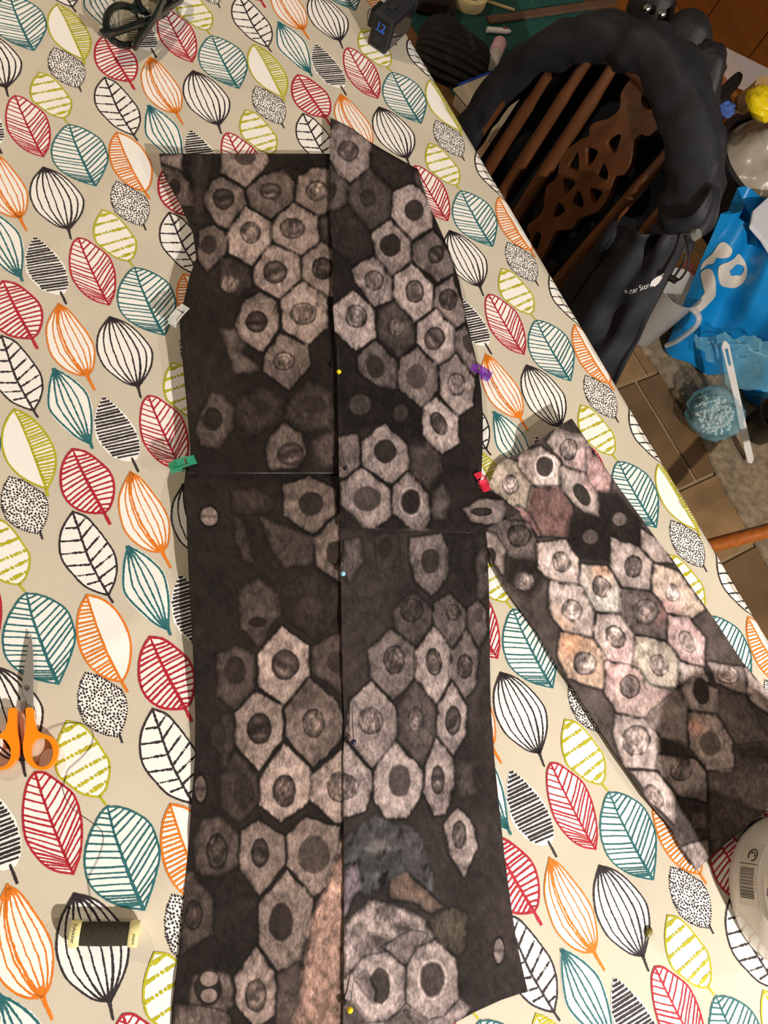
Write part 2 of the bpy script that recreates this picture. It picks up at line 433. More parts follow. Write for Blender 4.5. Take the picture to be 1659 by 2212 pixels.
# black dotted leaf
q = Leaf(C7, 8); Lq = [(550, 1080), (520, 1140), (500, 1220), (505, 1310), (540, 1390), (600, 1440), (680, 1475), (760, 1485)]
Rq = [(550, 1080), (640, 1100), (720, 1150), (780, 1190), (805, 1240), (815, 1310), (800, 1390), (762, 1485)]
q.blob(Lq, Rq, 3)
poly = np.r_[np.array(Lq), np.array(Rq)[::-1]].astype(float)
def inside(P, poly):
    x, y = P[:, 0], P[:, 1]; c = np.zeros(len(P), bool); j = len(poly) - 1
    for i in range(len(poly)):
        a, b = poly[i], poly[j]
        with np.errstate(divide='ignore', invalid='ignore'):
            t = (b[0] - a[0]) * (y - a[1]) / (b[1] - a[1] + 1e-12) + a[0]
        c ^= ((a[1] > y) != (b[1] > y)) & (x < t); j = i
    return c
pts = []
for _ in range(9000):
    p = np.array([q.r.uniform(498, 818), q.r.uniform(1078, 1488)])
    if all((p[0] - z[0]) ** 2 + (p[1] - z[1]) ** 2 > 16.5 ** 2 for z in pts): pts.append(p)
pts = np.array(pts); pts = pts[inside(pts, poly)]
for p in pts:
    r = q.r.uniform(5.2, 8.0); q.dot(p, r * q.r.uniform(1, 1.5), r, q.r.uniform(0, 3.1), 7)
for p in interp_poly(poly, 64): q.dot(p, q.r.uniform(5.5, 9), q.r.uniform(5, 8), q.r.uniform(0, 3.1), 7)
q.stroke([(764, 1470), (783, 1522)], 12)
leaf('black_dotted', 'black', q, (2, -1))
# lime dashed leaf
q = Leaf(C7, 9); z = lambda x, y: (x * CS, (y - 1090) * CS)
Lq = [z(145, 1559), z(130, 1590), z(122, 1617), z(120, 1645), z(127, 1674), z(145, 1691), z(175, 1713), z(203, 1721), z(216, 1720)]
Rq = [z(145, 1559), z(176, 1566), z(203, 1593), z(223, 1623), z(235, 1643), z(237, 1667), z(230, 1701), z(216, 1720)]
q.blob(Lq, Rq, 5); q.outline(Lq, Rq, 11); q.stroke([z(216, 1719), z(220, 1727), z(228, 1737)], 14)
for a, b in (((.12), (.13)), ((.27), (.27)), ((.43), (.42)), ((.60), (.58)), ((.74), (.70)), ((.87), (.84))):
    q.dashes(interp_poly(Lq, [a])[0], interp_poly(Rq, [b - .02])[0], 20)
leaf('lime_dashed', 'lime', q, (2, -2))
# black branching leaf
q = Leaf(C7, 10); Lq = [(468, 47), (430, 100), (395, 170), (382, 250), (390, 330), (420, 390), (470, 450), (540, 520), (620, 560), (690, 580)]
Rq = [(468, 47), (550, 80), (610, 140), (680, 230), (730, 310), (748, 400), (735, 490), (695, 580)]
q.blob(Lq, Rq, 7); q.outline(Lq, Rq, 10); q.stroke([(468, 55), (500, 150), (530, 240), (570, 350), (610, 430), (650, 500), (690, 575), (723, 627)], 12, .3)
for a, b in (((490, 150), (415, 155)), ((520, 230), (390, 238)), ((545, 305), (395, 320)), ((575, 385), (430, 395)), ((605, 445), (480, 460)), ((635, 490), (550, 515)),
             ((495, 150), (545, 90)), ((525, 215), (595, 130)), ((555, 295), (640, 200)), ((585, 360), (685, 250)), ((610, 410), (720, 320)), ((640, 470), (745, 390)), ((660, 530), (722, 500))):
    a = np.array(a, float); b = np.array(b, float); k = q.r.uniform(.4, .75)
    q.stroke([a, a + (b - a) * k], 10, .4, 1.4); q.dashes(a + (b - a) * (k + .04), b, 10)
leaf('black_branching', 'black', q, (2, -1))
# half-veined leaves, lime and orange
q = Leaf(C4, 11); Lq = [(92, 1022), (50, 1080), (20, 1160), (15, 1250), (45, 1350), (110, 1430), (200, 1490), (298, 1530)]
Rq = [(92, 1022), (160, 1050), (240, 1110), (310, 1200), (350, 1290), (358, 1370), (340, 1450), (302, 1530)]
Mq = [(92, 1025), (140, 1120), (190, 1240), (245, 1390), (297, 1525)]
q.blob(Lq, Rq, 5); q.outline(Lq, Rq, 10); q.stroke(Mq + [(305, 1575)], 10, taper=[1, 1, 1.6]); q.veins(Mq, Rq, [(.06, .1), (.5, .5), (.94, .93)], 24, 9)
leaf('half_lime', 'lime', q, (1, -1))
q = Leaf(C7, 12); Lq = [(558, 580), (515, 660), (495, 760), (500, 860), (530, 960), (590, 1050), (680, 1110), (778, 1135)]
Rq = [(558, 580), (650, 605), (730, 665), (790, 750), (830, 850), (838, 950), (820, 1060), (782, 1135)]
Mq = [(558, 590), (620, 780), (690, 960), (778, 1132)]
q.blob(Lq, Rq, 5); q.outline(Lq, Rq, 11); q.stroke(Mq + [(815, 1197)], 11, taper=[1, 1, 1.5]); q.veins(Mq, Lq, [(.06, .07), (.5, .5), (.94, .93)], 22, 9)
leaf('half_orange', 'orange', q, (2, -1))
for kind, (xy, F, M, ink) in LEAVES.items():
    for i in range(-4, 8):
        for j in range(-4, 6):
            if kind == 'half_lime' and (i - j) % 3 != 2: continue
            if kind == 'half_orange' and (i - j) % 3 == 2: continue
            w = xy + LO + i * LA + j * LB
            c = w.mean(0)
            if c[0] > XE + .10 or c[0] < -.9: continue
            pc = prj(np.array([c[0], c[1], TZ]))
            if not (-130 < pc[0] < 1790 and -130 < pc[1] < 2340): continue
            mid = np.array(M); off = np.where(np.isin(np.arange(len(w)), np.unique(np.concatenate([np.array(f) for f, mm in zip(F, M) if mm == 1]))), .0007, .0004)
            raw('printed_leaf', cloth(w[:, 0], w[:, 1], off), F, [m_white, inks[ink]], tcl, M, False)

# ------------------------------------------------------------------ charcoal-printed garment panels
def cloth_print_material(name, rough=.78):
    mt = bpy.data.materials.new(name); mt.use_nodes = True; nt = mt.node_tree; bs = nt.nodes['Principled BSDF']
    at_ = nt.nodes.new('ShaderNodeAttribute'); at_.attribute_name = 'print'
    gl = nt.nodes.new('ShaderNodeAttribute'); gl.attribute_name = 'gloss'
    tc = nt.nodes.new('ShaderNodeTexCoord')
    mp = nt.nodes.new('ShaderNodeMapping'); mp.inputs['Rotation'].default_value = (0, 0, math.radians(28)); mp.inputs['Scale'].default_value = (1, .38, 1)
    nt.links.new(tc.outputs['Object'], mp.inputs[0])
    n1 = nt.nodes.new('ShaderNodeTexNoise'); n1.inputs['Scale'].default_value = 950; n1.inputs['Detail'].default_value = 3
    n2 = nt.nodes.new('ShaderNodeTexNoise'); n2.inputs['Scale'].default_value = 240; n2.inputs['Detail'].default_value = 4
    for n in (n1, n2): nt.links.new(mp.outputs[0], n.inputs['Vector'])
    ad = nt.nodes.new('ShaderNodeMath'); ad.operation = 'ADD'
    nt.links.new(n1.outputs['Fac'], ad.inputs[0]); nt.links.new(n2.outputs['Fac'], ad.inputs[1])
    mr = nt.nodes.new('ShaderNodeMapRange'); mr.inputs['From Min'].default_value = .62; mr.inputs['From Max'].default_value = 1.38
    mr.inputs['To Min'].default_value = .52; mr.inputs['To Max'].default_value = 1.48
    nt.links.new(ad.outputs[0], mr.inputs['Value'])
    mx = nt.nodes.new('ShaderNodeMix'); mx.data_type = 'RGBA'; mx.blend_type = 'MULTIPLY'; mx.inputs[0].default_value = 1
    nt.links.new(at_.outputs['Color'], mx.inputs[6]); nt.links.new(mr.outputs[0], mx.inputs[7])
    nt.links.new(mx.outputs[2], bs.inputs['Base Color'])
    sm = nt.nodes.new('ShaderNodeMapRange'); sm.inputs['To Min'].default_value = .16; sm.inputs['To Max'].default_value = .9
    nt.links.new(gl.outputs['Fac'], sm.inputs['Value']); nt.links.new(sm.outputs[0], bs.inputs['Specular IOR Level'])
    rm = nt.nodes.new('ShaderNodeMapRange'); rm.inputs['To Min'].default_value = rough; rm.inputs['To Max'].default_value = .30
    nt.links.new(gl.outputs['Fac'], rm.inputs['Value']); nt.links.new(rm.outputs[0], bs.inputs['Roughness'])
    bp = nt.nodes.new('ShaderNodeBump'); bp.inputs['Strength'].default_value = .35; bp.inputs['Distance'].default_value = .0012
    nt.links.new(n2.outputs['Fac'], bp.inputs['Height']); nt.links.new(bp.outputs[0], bs.inputs['Normal'])
    return mt
m_print = cloth_print_material('charcoal_print_cloth')

CROPS = {'G1': (330, 240, 3.770), 'G2': (690, 240, 4.484), 'G3': (380, 640, 4.366), 'G4': (700, 880, 3.95), 'G5': (380, 1000, 4.366),
         'G6': (380, 1340, 4.366), 'G7': (360, 1760, 4.1475), 'G8': (720, 1300, 4.366), 'G9': (720, 1740, 3.858), 'C5': (540, 540, 2.9625),
         'S1': (1020, 890, 4.1475), 'S2': (1100, 1200, 3.6065), 'S3': (1259, 1430, 4.1475)}
def rgbt(t):
    if isinstance(t, tuple): return np.array(t, float)
    t = t + .10 * (t - 75); return np.array([t * 1.02 + 3, t * .965, t * .955 - 1], float)
def poly_sd(X, Y, poly):
    d = np.full(X.shape, 1e9); c = np.zeros(X.shape, bool); j = len(poly) - 1
    for i in range(len(poly)):
        ax, ay = poly[i]; bx, by = poly[j]; ex, ey = bx - ax, by - ay
        t = np.clip(((X - ax) * ex + (Y - ay) * ey) / (ex * ex + ey * ey + 1e-9), 0, 1)
        d = np.minimum(d, np.hypot(X - ax - t * ex, Y - ay - t * ey))
        if ay != by: c ^= ((ay > Y) != (by > Y)) & (X < (bx - ax) * (Y - ay) / (by - ay) + ax)
        j = i
    return np.where(c, d, -d)
def sst(a, b, x):
    t = np.clip((x - a) / (b - a), 0, 1); return t * t * (3 - 2 * t)
def paint(X, Y, base, cells, seed=0):
    """colour of the print over the sheet: outlined cells with nuclei, rubbed charcoal tone"""
    n_big = vnoise(X, Y, 90, seed) + .6 * vnoise(X, Y, 38, seed + 1)
    n_mid = vnoise(X, Y, 16, seed + 2) + .7 * vnoise(X * 1.9 + Y * .5, Y * .8 - X * .3, 11, seed + 3)
    n_fin = vnoise(X * 1.6 + Y * .35, Y * .6 - X * .2, 4.2, seed + 4)
    img = rgbt(base)[None, None, :] * (1 + .38 * n_big + .22 * n_mid)[..., None]
    gloss = np.zeros(X.shape)
    wx = 4 * vnoise(X, Y, 22, seed + 6); wy = 4 * vnoise(X, Y, 22, seed + 7)
    for ce in cells:
        cr, pts, tone = ce[:3]; nuc = ce[3] if len(ce) > 3 else None; opt = ce[4] if len(ce) > 4 else {}
        ox, oy, sc = CROPS[cr]
        if pts:
            P = np.array(pts, float) / sc + (ox, oy)
            x0, y0 = P.min(0) - 16; x1, y1 = P.max(0) + 16
            ii = np.where((Y[:, 0] > y0) & (Y[:, 0] < y1))[0]
            if len(ii) == 0: continue
            sl = slice(ii[0], ii[-1] + 1)
            xs, ys = X[sl] + wx[sl], Y[sl] + wy[sl]
            sd = poly_sd(xs, ys, P) + 2.6 + 3.0 * n_mid[sl] + 1.5 * n_fin[sl]
            dim = float(np.mean(rgbt(tone))) < 82
            soft = opt.get('soft', 7.0 if dim else 3.5)
            a = sst(-soft * .6, soft * 1.4, sd) * opt.get('a', 1.0)
            tn = rgbt(tone)
            mo = opt.get('mott', 1.0)
            shade = 1 + (.20 * n_big[sl] + .30 * n_mid[sl]) * mo + .30 * n_fin[sl] - .16 * np.exp(-np.clip(sd, 0, 99) / 8)
            img[sl] = img[sl] * (1 - a[..., None]) + (tn[None, None] * shade[..., None]) * a[..., None]
            ln = np.exp(-((sd + 2.2) / 2.6) ** 2) * opt.get('line', .22 if dim else .42)
            img[sl] *= (1 - ln)[..., None]
            if 'tint' in opt:
                (tx, ty, tr, col) = opt['tint']; cx_, cy_ = tx / sc + ox, ty / sc + oy
                k = np.exp(-((xs - cx_) ** 2 + (ys - cy_) ** 2) / (tr / sc) ** 2) * a * .75
                img[sl] = img[sl] * (1 - k[..., None]) + np.array(col, float) * shade[..., None] * k[..., None]
            if opt.get('gloss'): gloss[sl] = np.maximum(gloss[sl], a * opt['gloss'] * np.clip(.6 + 1.2 * n_mid[sl], 0, 1))
        if nuc:
            cx_, cy_, rx, ry, nt_, st = nuc[:6]; ang = math.radians(nuc[6]) if len(nuc) > 6 else 0
            cx_, cy_, rx, ry = cx_ / sc + ox, cy_ / sc + oy, rx / sc, ry / sc
            R = max(rx, ry) * 1.7
            ii = np.where((Y[:, 0] > cy_ - R) & (Y[:, 0] < cy_ + R))[0]
            if len(ii) == 0: continue
            sl = slice(ii[0], ii[-1] + 1)
            dx, dy = X[sl] - cx_ + .5 * wx[sl], Y[sl] - cy_ + .5 * wy[sl]
            u = (dx * math.cos(ang) + dy * math.sin(ang)) / rx; v = (-dx * math.sin(ang) + dy * math.cos(ang)) / ry
            r = np.hypot(u, v) + .07 * n_mid[sl]
            a = sst(1.08, .92, r); tn = rgbt(nt_)
            sh = 1 + .22 * n_mid[sl] + .25 * n_fin[sl]
            if st == 'd':
                fill = np.broadcast_to(tn, img[sl].shape) * sh[..., None]
            elif st == 'r':
                rw = r + .22 * n_mid[sl] + .12 * n_big[sl]
                ring = np.sin(rw * 14 + .6 * np.arctan2(v, u) + cx_) * np.clip(.55 + 1.6 * n_mid[sl], 0, 1.2)
                k = 1.10 + .20 * ring + .55 * n_mid[sl] + .35 * n_fin[sl] - .42 * np.exp(-((r - .93) / .10) ** 2) + .35 * np.exp(-((u - .15) ** 2 + (v + .1 - .2 * math.sin(cx_)) ** 2) / .12)
                fill = tn[None, None] * (k * sh)[..., None]
            elif st == 'b':
                tw = .5 * math.sin(cx_ * 1.7 + cy_); u, v = u * math.cos(tw) + v * math.sin(tw), v * math.cos(tw) - u * math.sin(tw) + .35 * n_mid[sl] + .12 * math.sin(cy_)
                k = .95 - .30 * np.exp(-((r - .92) / .12) ** 2) + .75 * np.exp(-((v - .45) / .18) ** 2 - (u / .6) ** 2) * sst(.95, .6, r) + .45 * np.exp(-((v + .5) / .2) ** 2 - (u / .5) ** 2) * sst(.9, .5, r) - .25 * np.exp(-((v) / .2) ** 2)
                fill = tn[None, None] * (k * sh)[..., None]
            elif st == 'l':
                k = 1 - .35 * np.exp(-(v / .16) ** 2)
                fill = tn[None, None] * (k * sh)[..., None]
                dk = np.exp(-((r - 1.15) / .14) ** 2) * .55; img[sl] *= (1 - dk)[..., None]
            elif st == 'h':                     # dark disc with a pale halo ring
                fill = tn[None, None] * sh[..., None]
                hl = np.exp(-((r - 1.18) / .06) ** 2) * .35; img[sl] *= (1 + hl)[..., None]
            img[sl] = img[sl] * (1 - a[..., None]) + fill * a[..., None]
    img = np.clip(img, 14, 240) / 255
    lin = np.where(img <= .04045, img / 12.92, ((img + .055) / 1.055) ** 2.4)
    return lin, gloss
def panel(name, parent, left, right, zf, base, cells, seed, label=None, step=2.0, edge=None, dye=(1, 1, 1)):
    left = np.array(left, float); right = np.array(right, float)
    y0 = max(left[0, 1], right[0, 1]); y1 = min(left[-1, 1], right[-1, 1])
    ys = np.arange(y0, y1 + .01, step)
    xl = np.interp(ys, left[:, 1], left[:, 0]); xr = np.interp(ys, right[:, 1], right[:, 0])
    nc = int((xr - xl).max() / step) + 1
    u = np.linspace(0, 1, nc)
    X = xl[:, None] * (1 - u) + xr[:, None] * u; Y = np.repeat(ys[:, None], nc, 1)
    Z = zf(X, Y, u[None, :]) + .0012 * vnoise(X, Y, 46, seed + 20) + .0007 * vnoise(X, Y, 19, seed + 21)
    P = at_arr(X, Y, TZ + np.maximum(Z, .0022))
    colr, gl = paint(X, Y, base, cells, seed); colr = colr * np.array(dye)
    # turned-down edge gives the sheet its thickness
    def skirt(A):
        A = np.concatenate([A[:1], A, A[-1:]], 0); return np.concatenate([A[:, :1], A, A[:, -1:]], 1)
    P2 = skirt(P); P2[0, :, 2] -= .0009; P2[-1, :, 2] -= .0009; P2[:, 0, 2] -= .0009; P2[:, -1, 2] -= .0009
    c2, g2 = skirt(colr), skirt(gl)
    if edge == 'pale': kk = np.clip(.5 + 1.3 * vnoise(np.arange(c2.shape[1]) * 1.0, np.zeros(c2.shape[1]), 24, 5), 0, 1)[:, None]; c2[-1] = .30 * kk + .02; c2[-2] = c2[-2] * .7 + .06 * kk
    o = grid_obj(name, P2, m_print, parent, c2, g2)
    if label: o['label'] = label
    return o

UL = [('G1', [(560, 330), (555, 500), (750, 610), (900, 470), (930, 400), (920, 330)], 124, (750, 365, 88, 78, 72, 'd')),
 ('G1', [(430, 700), (480, 580), (560, 540), (740, 640), (755, 760), (620, 960), (540, 930), (430, 780)], 108, (575, 715, 92, 88, 56, 'b')),
 ('G1', [(770, 640), (920, 520), (1080, 480), (1150, 600), (1150, 730), (960, 880), (790, 770)], 94, (960, 655, 90, 70, 76, 'b')),
 ('G1', [(1040, 480), (1100, 400), (1250, 380), (1300, 460), (1180, 540)], 30, None, {'soft': 8}),
 ('G1', [(1170, 610), (1200, 540), (1300, 470), (1440, 480), (1440, 800), (1350, 850), (1170, 740)], 116, (1335, 650, 88, 88, 92, 'r')),
 ('G1', [(605, 1000), (760, 790), (960, 900), (970, 1070), (800, 1260), (620, 1140)], 146, (795, 990, 85, 92, 84, 'r')),
 ('G1', [(970, 920), (1150, 750), (1340, 860), (1350, 1060), (1200, 1180), (980, 1060)], 126, (1135, 955, 105, 85, 76, 'r')),
 ('G1', [(820, 1280), (980, 1080), (1200, 1200), (1200, 1370), (1030, 1530), (830, 1400)], 136, (1000, 1310, 100, 95, 72, 'b')),
 ('G1', [(1220, 1200), (1370, 1070), (1480, 1140), (1490, 1500), (1410, 1510), (1220, 1370)], 122, (1385, 1280, 92, 92, 50, 'r')),
 ('G1', [(1365, 880), (1450, 840), (1450, 1100), (1370, 1040)], 62, None),
 ('G1', [(380, 980), (480, 930), (590, 990), (590, 1160), (440, 1300), (370, 1200)], 88, (455, 1090, 65, 78, 50, 'd')),
 ('G1', [(55, 370), (240, 345), (240, 480), (60, 420)], 112, None, {'soft': 6}),
 ('G1', [(70, 440), (230, 500), (300, 600), (330, 760), (230, 760), (120, 560)], 84, (175, 625, 52, 75, 38, 'd')),
 ('G1', [(300, 340), (480, 340), (400, 900), (330, 900)], 52, None, {'soft': 12}),
 ('G1', [(560, 1200), (700, 1230), (790, 1290), (810, 1400), (700, 1500), (560, 1420)], 55, (625, 1405, 72, 76, 84, 'r')),
 ('G3', [(992, 37), (1194, -137), (1414, 14), (1430, 290), (1240, 450), (1010, 300)], 132, (1205, 165, 125, 110, 88, 'r')),
 ('G3', [(600, 160), (660, 40), (800, -20), (950, 50), (970, 290), (820, 520), (650, 430), (560, 280)], 112, (760, 240, 105, 105, 54, 'b')),
 ('G3', [(420, 320), (560, 300), (660, 470), (600, 540), (500, 500)], 78, None, {'soft': 10}),
 ('G3', [(980, 350), (1240, 470), (1260, 660), (1060, 880), (830, 700), (850, 560)], 102, (1020, 610, 105, 95, 74, 'r')),
 ('G3', [(240, 1080), (350, 920), (440, 950), (550, 1060), (545, 1240), (380, 1430), (240, 1400), (190, 1300)], 74, (345, 1160, 95, 112, 38, 'd')),
 ('G3', [(590, 960), (830, 860), (1000, 1000), (950, 1200), (700, 1330), (560, 1200)], 56, (790, 1050, 90, 90, 46, 'd'), {'line': .15, 'soft': 12}),
 ('G3', [(1060, 1000), (1260, 800), (1470, 900), (1480, 1250), (1200, 1280), (1040, 1150)], 60, (1300, 1020, 110, 90, 45, 'd'), {'line': .2, 'soft': 12}),
 ('G3', [(900, 1330), (1030, 1210), (1180, 1300), (1220, 1480), (1150, 1620), (880, 1620), (850, 1450)], 92, (1080, 1490, 130, 110, 66, 'b'), {'soft': 6}),
 ('G3', [(490, 510), (640, 540), (800, 700), (560, 720)], 84, None, {'gloss': .9, 'soft': 6, 'line': .1}),
 ('G3', [(1290, 1350), (1500, 1270), (1510, 1620), (1300, 1600)], 66, None, {'line': .1, 'soft': 12})]
LL = [('G5', [(1020, 210), (1260, 130), (1500, 260), (1500, 470), (1290, 670), (1030, 490)], 98, (1275, 385, 116, 116, 46, 'd')),
 ('G5', [(1300, 720), (1540, 480), (1620, 500), (1620, 1150), (1560, 1140), (1330, 960)], 98, (1520, 850, 105, 120, 46, 'd')),
 ('G5', None, 0, (315, 505, 80, 86, 112, 'l')),
 ('G5', [(540, 480), (640, 560), (720, 940), (640, 910), (580, 750)], 58, None, {'line': .2, 'soft': 6}),
 ('G5', [(800, 520), (1300, 700), (1290, 950), (1040, 980), (900, 800)], 66, None, {'line': .2, 'soft': 6}),
 ('G5', [(540, 260), (760, 250), (930, 380), (880, 470), (560, 470)], 50, None, {'line': .2, 'soft': 8}),
 ('G5', [(600, 1200), (780, 1080), (960, 1250), (980, 1420), (780, 1720), (620, 1550)], 66, (770, 1500, 90, 50, 36, 'd')),
 ('G5', [(1020, 1180), (1300, 1020), (1540, 1180), (1540, 1450), (1300, 1640), (1030, 1430)], 42, (1280, 1340, 92, 92, 54, 'd'), {'line': .2}),
 ('G6', [(390, 330), (560, 250), (730, 330), (740, 620), (560, 850), (400, 700)], 68, (560, 470, 105, 135, 42, 'd')),
 ('G6', [(780, 330), (1000, 70), (1250, 240), (1250, 520), (1020, 800), (790, 620)], 140, (1030, 420, 130, 145, 72, 'b')),
 ('G6', [(1290, 250), (1550, 120), (1620, 140), (1620, 700), (1560, 690), (1290, 480)], 72, (1510, 390, 90, 105, 50, 'd')),
 ('G6', [(560, 890), (760, 680), (1000, 820), (1000, 1110), (780, 1400), (570, 1180)], 126, (785, 1020, 115, 150, 54, 'b')),
 ('G6', [(1040, 830), (1250, 560), (1530, 780), (1580, 960), (1540, 1150), (1290, 1370), (1050, 1100)], 102, (1300, 970, 108, 138, 74, 'r')),
 ('G6', [(1100, 720), (1250, 570), (1520, 780), (1540, 900), (1300, 800), (1080, 900)], 70, None, {'line': 0, 'soft': 14, 'a': .8}),
 ('G6', [(800, 1500), (1020, 1160), (1250, 1390), (1290, 1500), (1260, 1680), (1000, 1890), (800, 1740)], 142, (1025, 1610, 110, 155, 66, 'r')),
 ('G6', [(1290, 1460), (1570, 1230), (1640, 1230), (1640, 1900), (1500, 1900), (1280, 1700)], 138, (1560, 1570, 140, 150, 98, 'r')),
 ('G6', [(430, 1480), (560, 1250), (760, 1450), (780, 1700), (600, 1900), (430, 1750)], 60, (640, 1620, 100, 160, 42, 'd')),
 ('G6', None, 0, (230, 1590, 52, 122, 84, 'l')),
 ('G6', [(440, 880), (540, 900), (550, 1180), (440, 1420), (400, 1100)], 58, (400, 1090, 70, 120, 42, 'd'), {'soft': 8}),
 ('G7', [(250, 200), (330, 60), (480, 20), (640, 190), (650, 430), (440, 560), (270, 500)], 70, (450, 330, 100, 160, 50, 'r')),
 ('G7', [(680, 150), (830, 60), (1050, 200), (1060, 430), (830, 720), (660, 480)], 106, (835, 340, 80, 132, 56, 'b')),
 ('G7', [(1080, 200), (1240, 30), (1540, 110), (1560, 300), (1420, 650), (1310, 740), (1090, 450)], 112, (1320, 360, 140, 172, 68, 'd')),
 ('G7', [(440, 700), (560, 520), (700, 520), (810, 750), (800, 1150), (640, 1230), (440, 1080)], 36, None),
 ('G7', [(150, 500), (240, 520), (420, 780), (400, 1060), (130, 1240)], 68, (240, 900, 80, 140, 46, 'r')),
 ('G7', [(830, 800), (1080, 510), (1300, 750), (1300, 950), (1200, 1290), (1000, 1400), (830, 1150)], 110, (1025, 960, 112, 168, 44, 'd')),
 ('G7', [(1580, 130), (1640, 130), (1640, 2050), (1040, 2050), (1090, 1875), (1230, 1260), (1310, 900), (1400, 700), (1560, 330)], (142, 121, 114), None, {'soft': 10, 'line': .25, 'mott': 1.5}),
 ('G7', [(990, 1440), (1200, 1300), (1200, 1700), (1080, 1900), (980, 1900)], 68, None, {'soft': 6}),
 ('G7', [(620, 1450), (800, 1190), (970, 1430), (960, 1800), (800, 1900), (630, 1700)], 124, (800, 1620, 100, 150, 86, 'b')),
 ('G7', [(240, 1450), (400, 1380), (570, 1450), (600, 1700), (400, 1900), (200, 1700)], 82, (370, 1550, 125, 165, 34, 'd')),
 ('G7', None, 0, (380, 1470, 80, 70, 112, 'd')), ('G7', None, 0, (380, 1620, 76, 62, 112, 'd')),
 ('G7', [(80, 1700), (300, 1720), (560, 1800), (620, 2050), (40, 2050)], 92, None, {'soft': 14})]
UR = [('G2', [(110, 200), (160, 100), (330, 160), (490, 330), (480, 530), (290, 690), (180, 600), (110, 450)], 130, (280, 385, 105, 102, 78, 'r')),
 ('G2', [(110, 60), (200, 90), (170, 140), (110, 150)], 50, None, {'soft': 6}),
 ('G2', [(510, 330), (900, 560), (910, 680), (720, 760), (500, 520)], 46, None),
 ('G2', [(90, 500), (270, 720), (270, 900), (150, 960), (90, 940)], 82, (110, 770, 52, 82, 44, 'd')),
 ('G2', [(290, 740), (480, 560), (720, 790), (690, 1030), (530, 1130), (480, 1150), (300, 900)], 68, (470, 840, 76, 92, 48, 'd')),
 ('G2', [(920, 590), (970, 600), (1080, 860), (1090, 940), (920, 700)], 78, None),
 ('G2', [(720, 790), (910, 710), (1080, 900), (1080, 1120), (890, 1250), (700, 1020)], 142, (915, 960, 95, 102, 52, 'd')),
 ('G2', [(110, 1000), (290, 930), (510, 1220), (500, 1370), (340, 1480), (110, 1300)], 45, None),
 ('G2', [(520, 1180), (690, 1060), (880, 1270), (890, 1450), (700, 1600), (540, 1400)], 132, (690, 1300, 105, 112, 42, 'd')),
 ('G2', [(910, 1290), (1100, 1160), (1260, 1400), (1290, 1560), (1160, 1640), (910, 1450)], 104, (1130, 1390, 80, 92, 58, 'b', 30)),
 ('C5', [(660, 130), (790, 40), (910, 190), (910, 310), (820, 350), (800, 360), (680, 210)], 126, (795, 195, 62, 68, 88, 'r')),
 ('C5', [(530, 370), (660, 260), (800, 390), (800, 560), (680, 640), (535, 510)], 152, (680, 425, 70, 76, 98, 'r')),
 ('C5', [(930, 170), (1040, 90), (1170, 230), (1170, 370), (1055, 465), (925, 300)], 158, (1055, 265, 60, 76, 78, 'r')),
 ('C5', [(1190, 240), (1290, 170), (1370, 360), (1370, 460), (1310, 500), (1185, 370)], 122, (1270, 315, 60, 72, 62, 'r')),
 ('C5', [(830, 380), (930, 330), (1060, 490), (1060, 590), (950, 690), (820, 560)], 68, (935, 490, 55, 66, 80, 'r')),
 ('C5', [(1075, 470), (1190, 390), (1315, 520), (1310, 660), (1205, 740), (1075, 600)], 156, (1180, 565, 65, 76, 84, 'b', 20)),
 ('C5', [(690, 690), (800, 580), (940, 720), (940, 880), (880, 900), (700, 780)], 90, (805, 745, 58, 76, 48, 'd', -15)),
 ('C5', [(955, 710), (1070, 630), (1200, 750), (1195, 900), (1110, 1010), (950, 880)], 116, (1065, 810, 68, 80, 72, 'd')),
 ('C5', [(1320, 530), (1380, 490), (1440, 700), (1440, 800), (1400, 770), (1320, 650)], 112, (1400, 600, 36, 62, 58, 'd', -15)),
 ('C5', [(1210, 750), (1320, 670), (1430, 830), (1420, 990), (1330, 1060), (1215, 920)], 142, (1320, 860, 60, 76, 100, 'r')),
 ('C5', [(550, 850), (900, 880), (1100, 1050), (1100, 1190), (1000, 1220), (870, 1120), (600, 1160)], 27, None, {'soft': 8, 'line': 0}),
 ('C5', None, 0, (705, 990, 70, 66, 58, 'd')), ('C5', None, 0, (965, 1045, 46, 56, 52, 'd')),
 ('C5', [(1110, 1010), (1190, 940), (1330, 1080), (1335, 1230), (1230, 1300), (1110, 1180)], 158, (1210, 1110, 48, 80, 72, 'r', -25)),
 ('C5', [(720, 1230), (860, 1120), (1000, 1250), (1010, 1400), (910, 1500), (720, 1380)], 126, (865, 1290, 70, 76, 44, 'd')),
 ('C5', [(560, 1200), (690, 1180), (700, 1370), (620, 1440), (560, 1450)], 98, None),
 ('G4', [(150, 650), (320, 520), (560, 700), (570, 920), (420, 1030), (330, 1020), (150, 830)], 126, (365, 780, 120, 105, 68, 'd')),
 ('G4', [(150, 880), (240, 900), (330, 1030), (140, 1030)], 40, None),
 ('G4', [(590, 680), (720, 560), (890, 750), (900, 960), (850, 1050), (780, 1060), (590, 900)], 120, (740, 805, 80, 102, 38, 'h')),
 ('G4', [(920, 720), (1010, 650), (1060, 760), (1050, 950), (930, 960)], 80, None),
 ('G4', [(730, 320), (900, 280), (1000, 420), (1000, 560), (880, 700), (740, 560)], 62, None, {'soft': 10, 'line': .1}),
 ('G4', [(1190, 870), (1340, 780), (1530, 800), (1555, 870), (1530, 970), (1400, 1000), (1250, 970)], 120, (1345, 890, 96, 38, 40, 'r')),
 ('G4', [(1560, 820), (1680, 880), (1700, 920), (1550, 980)], 62, None)]
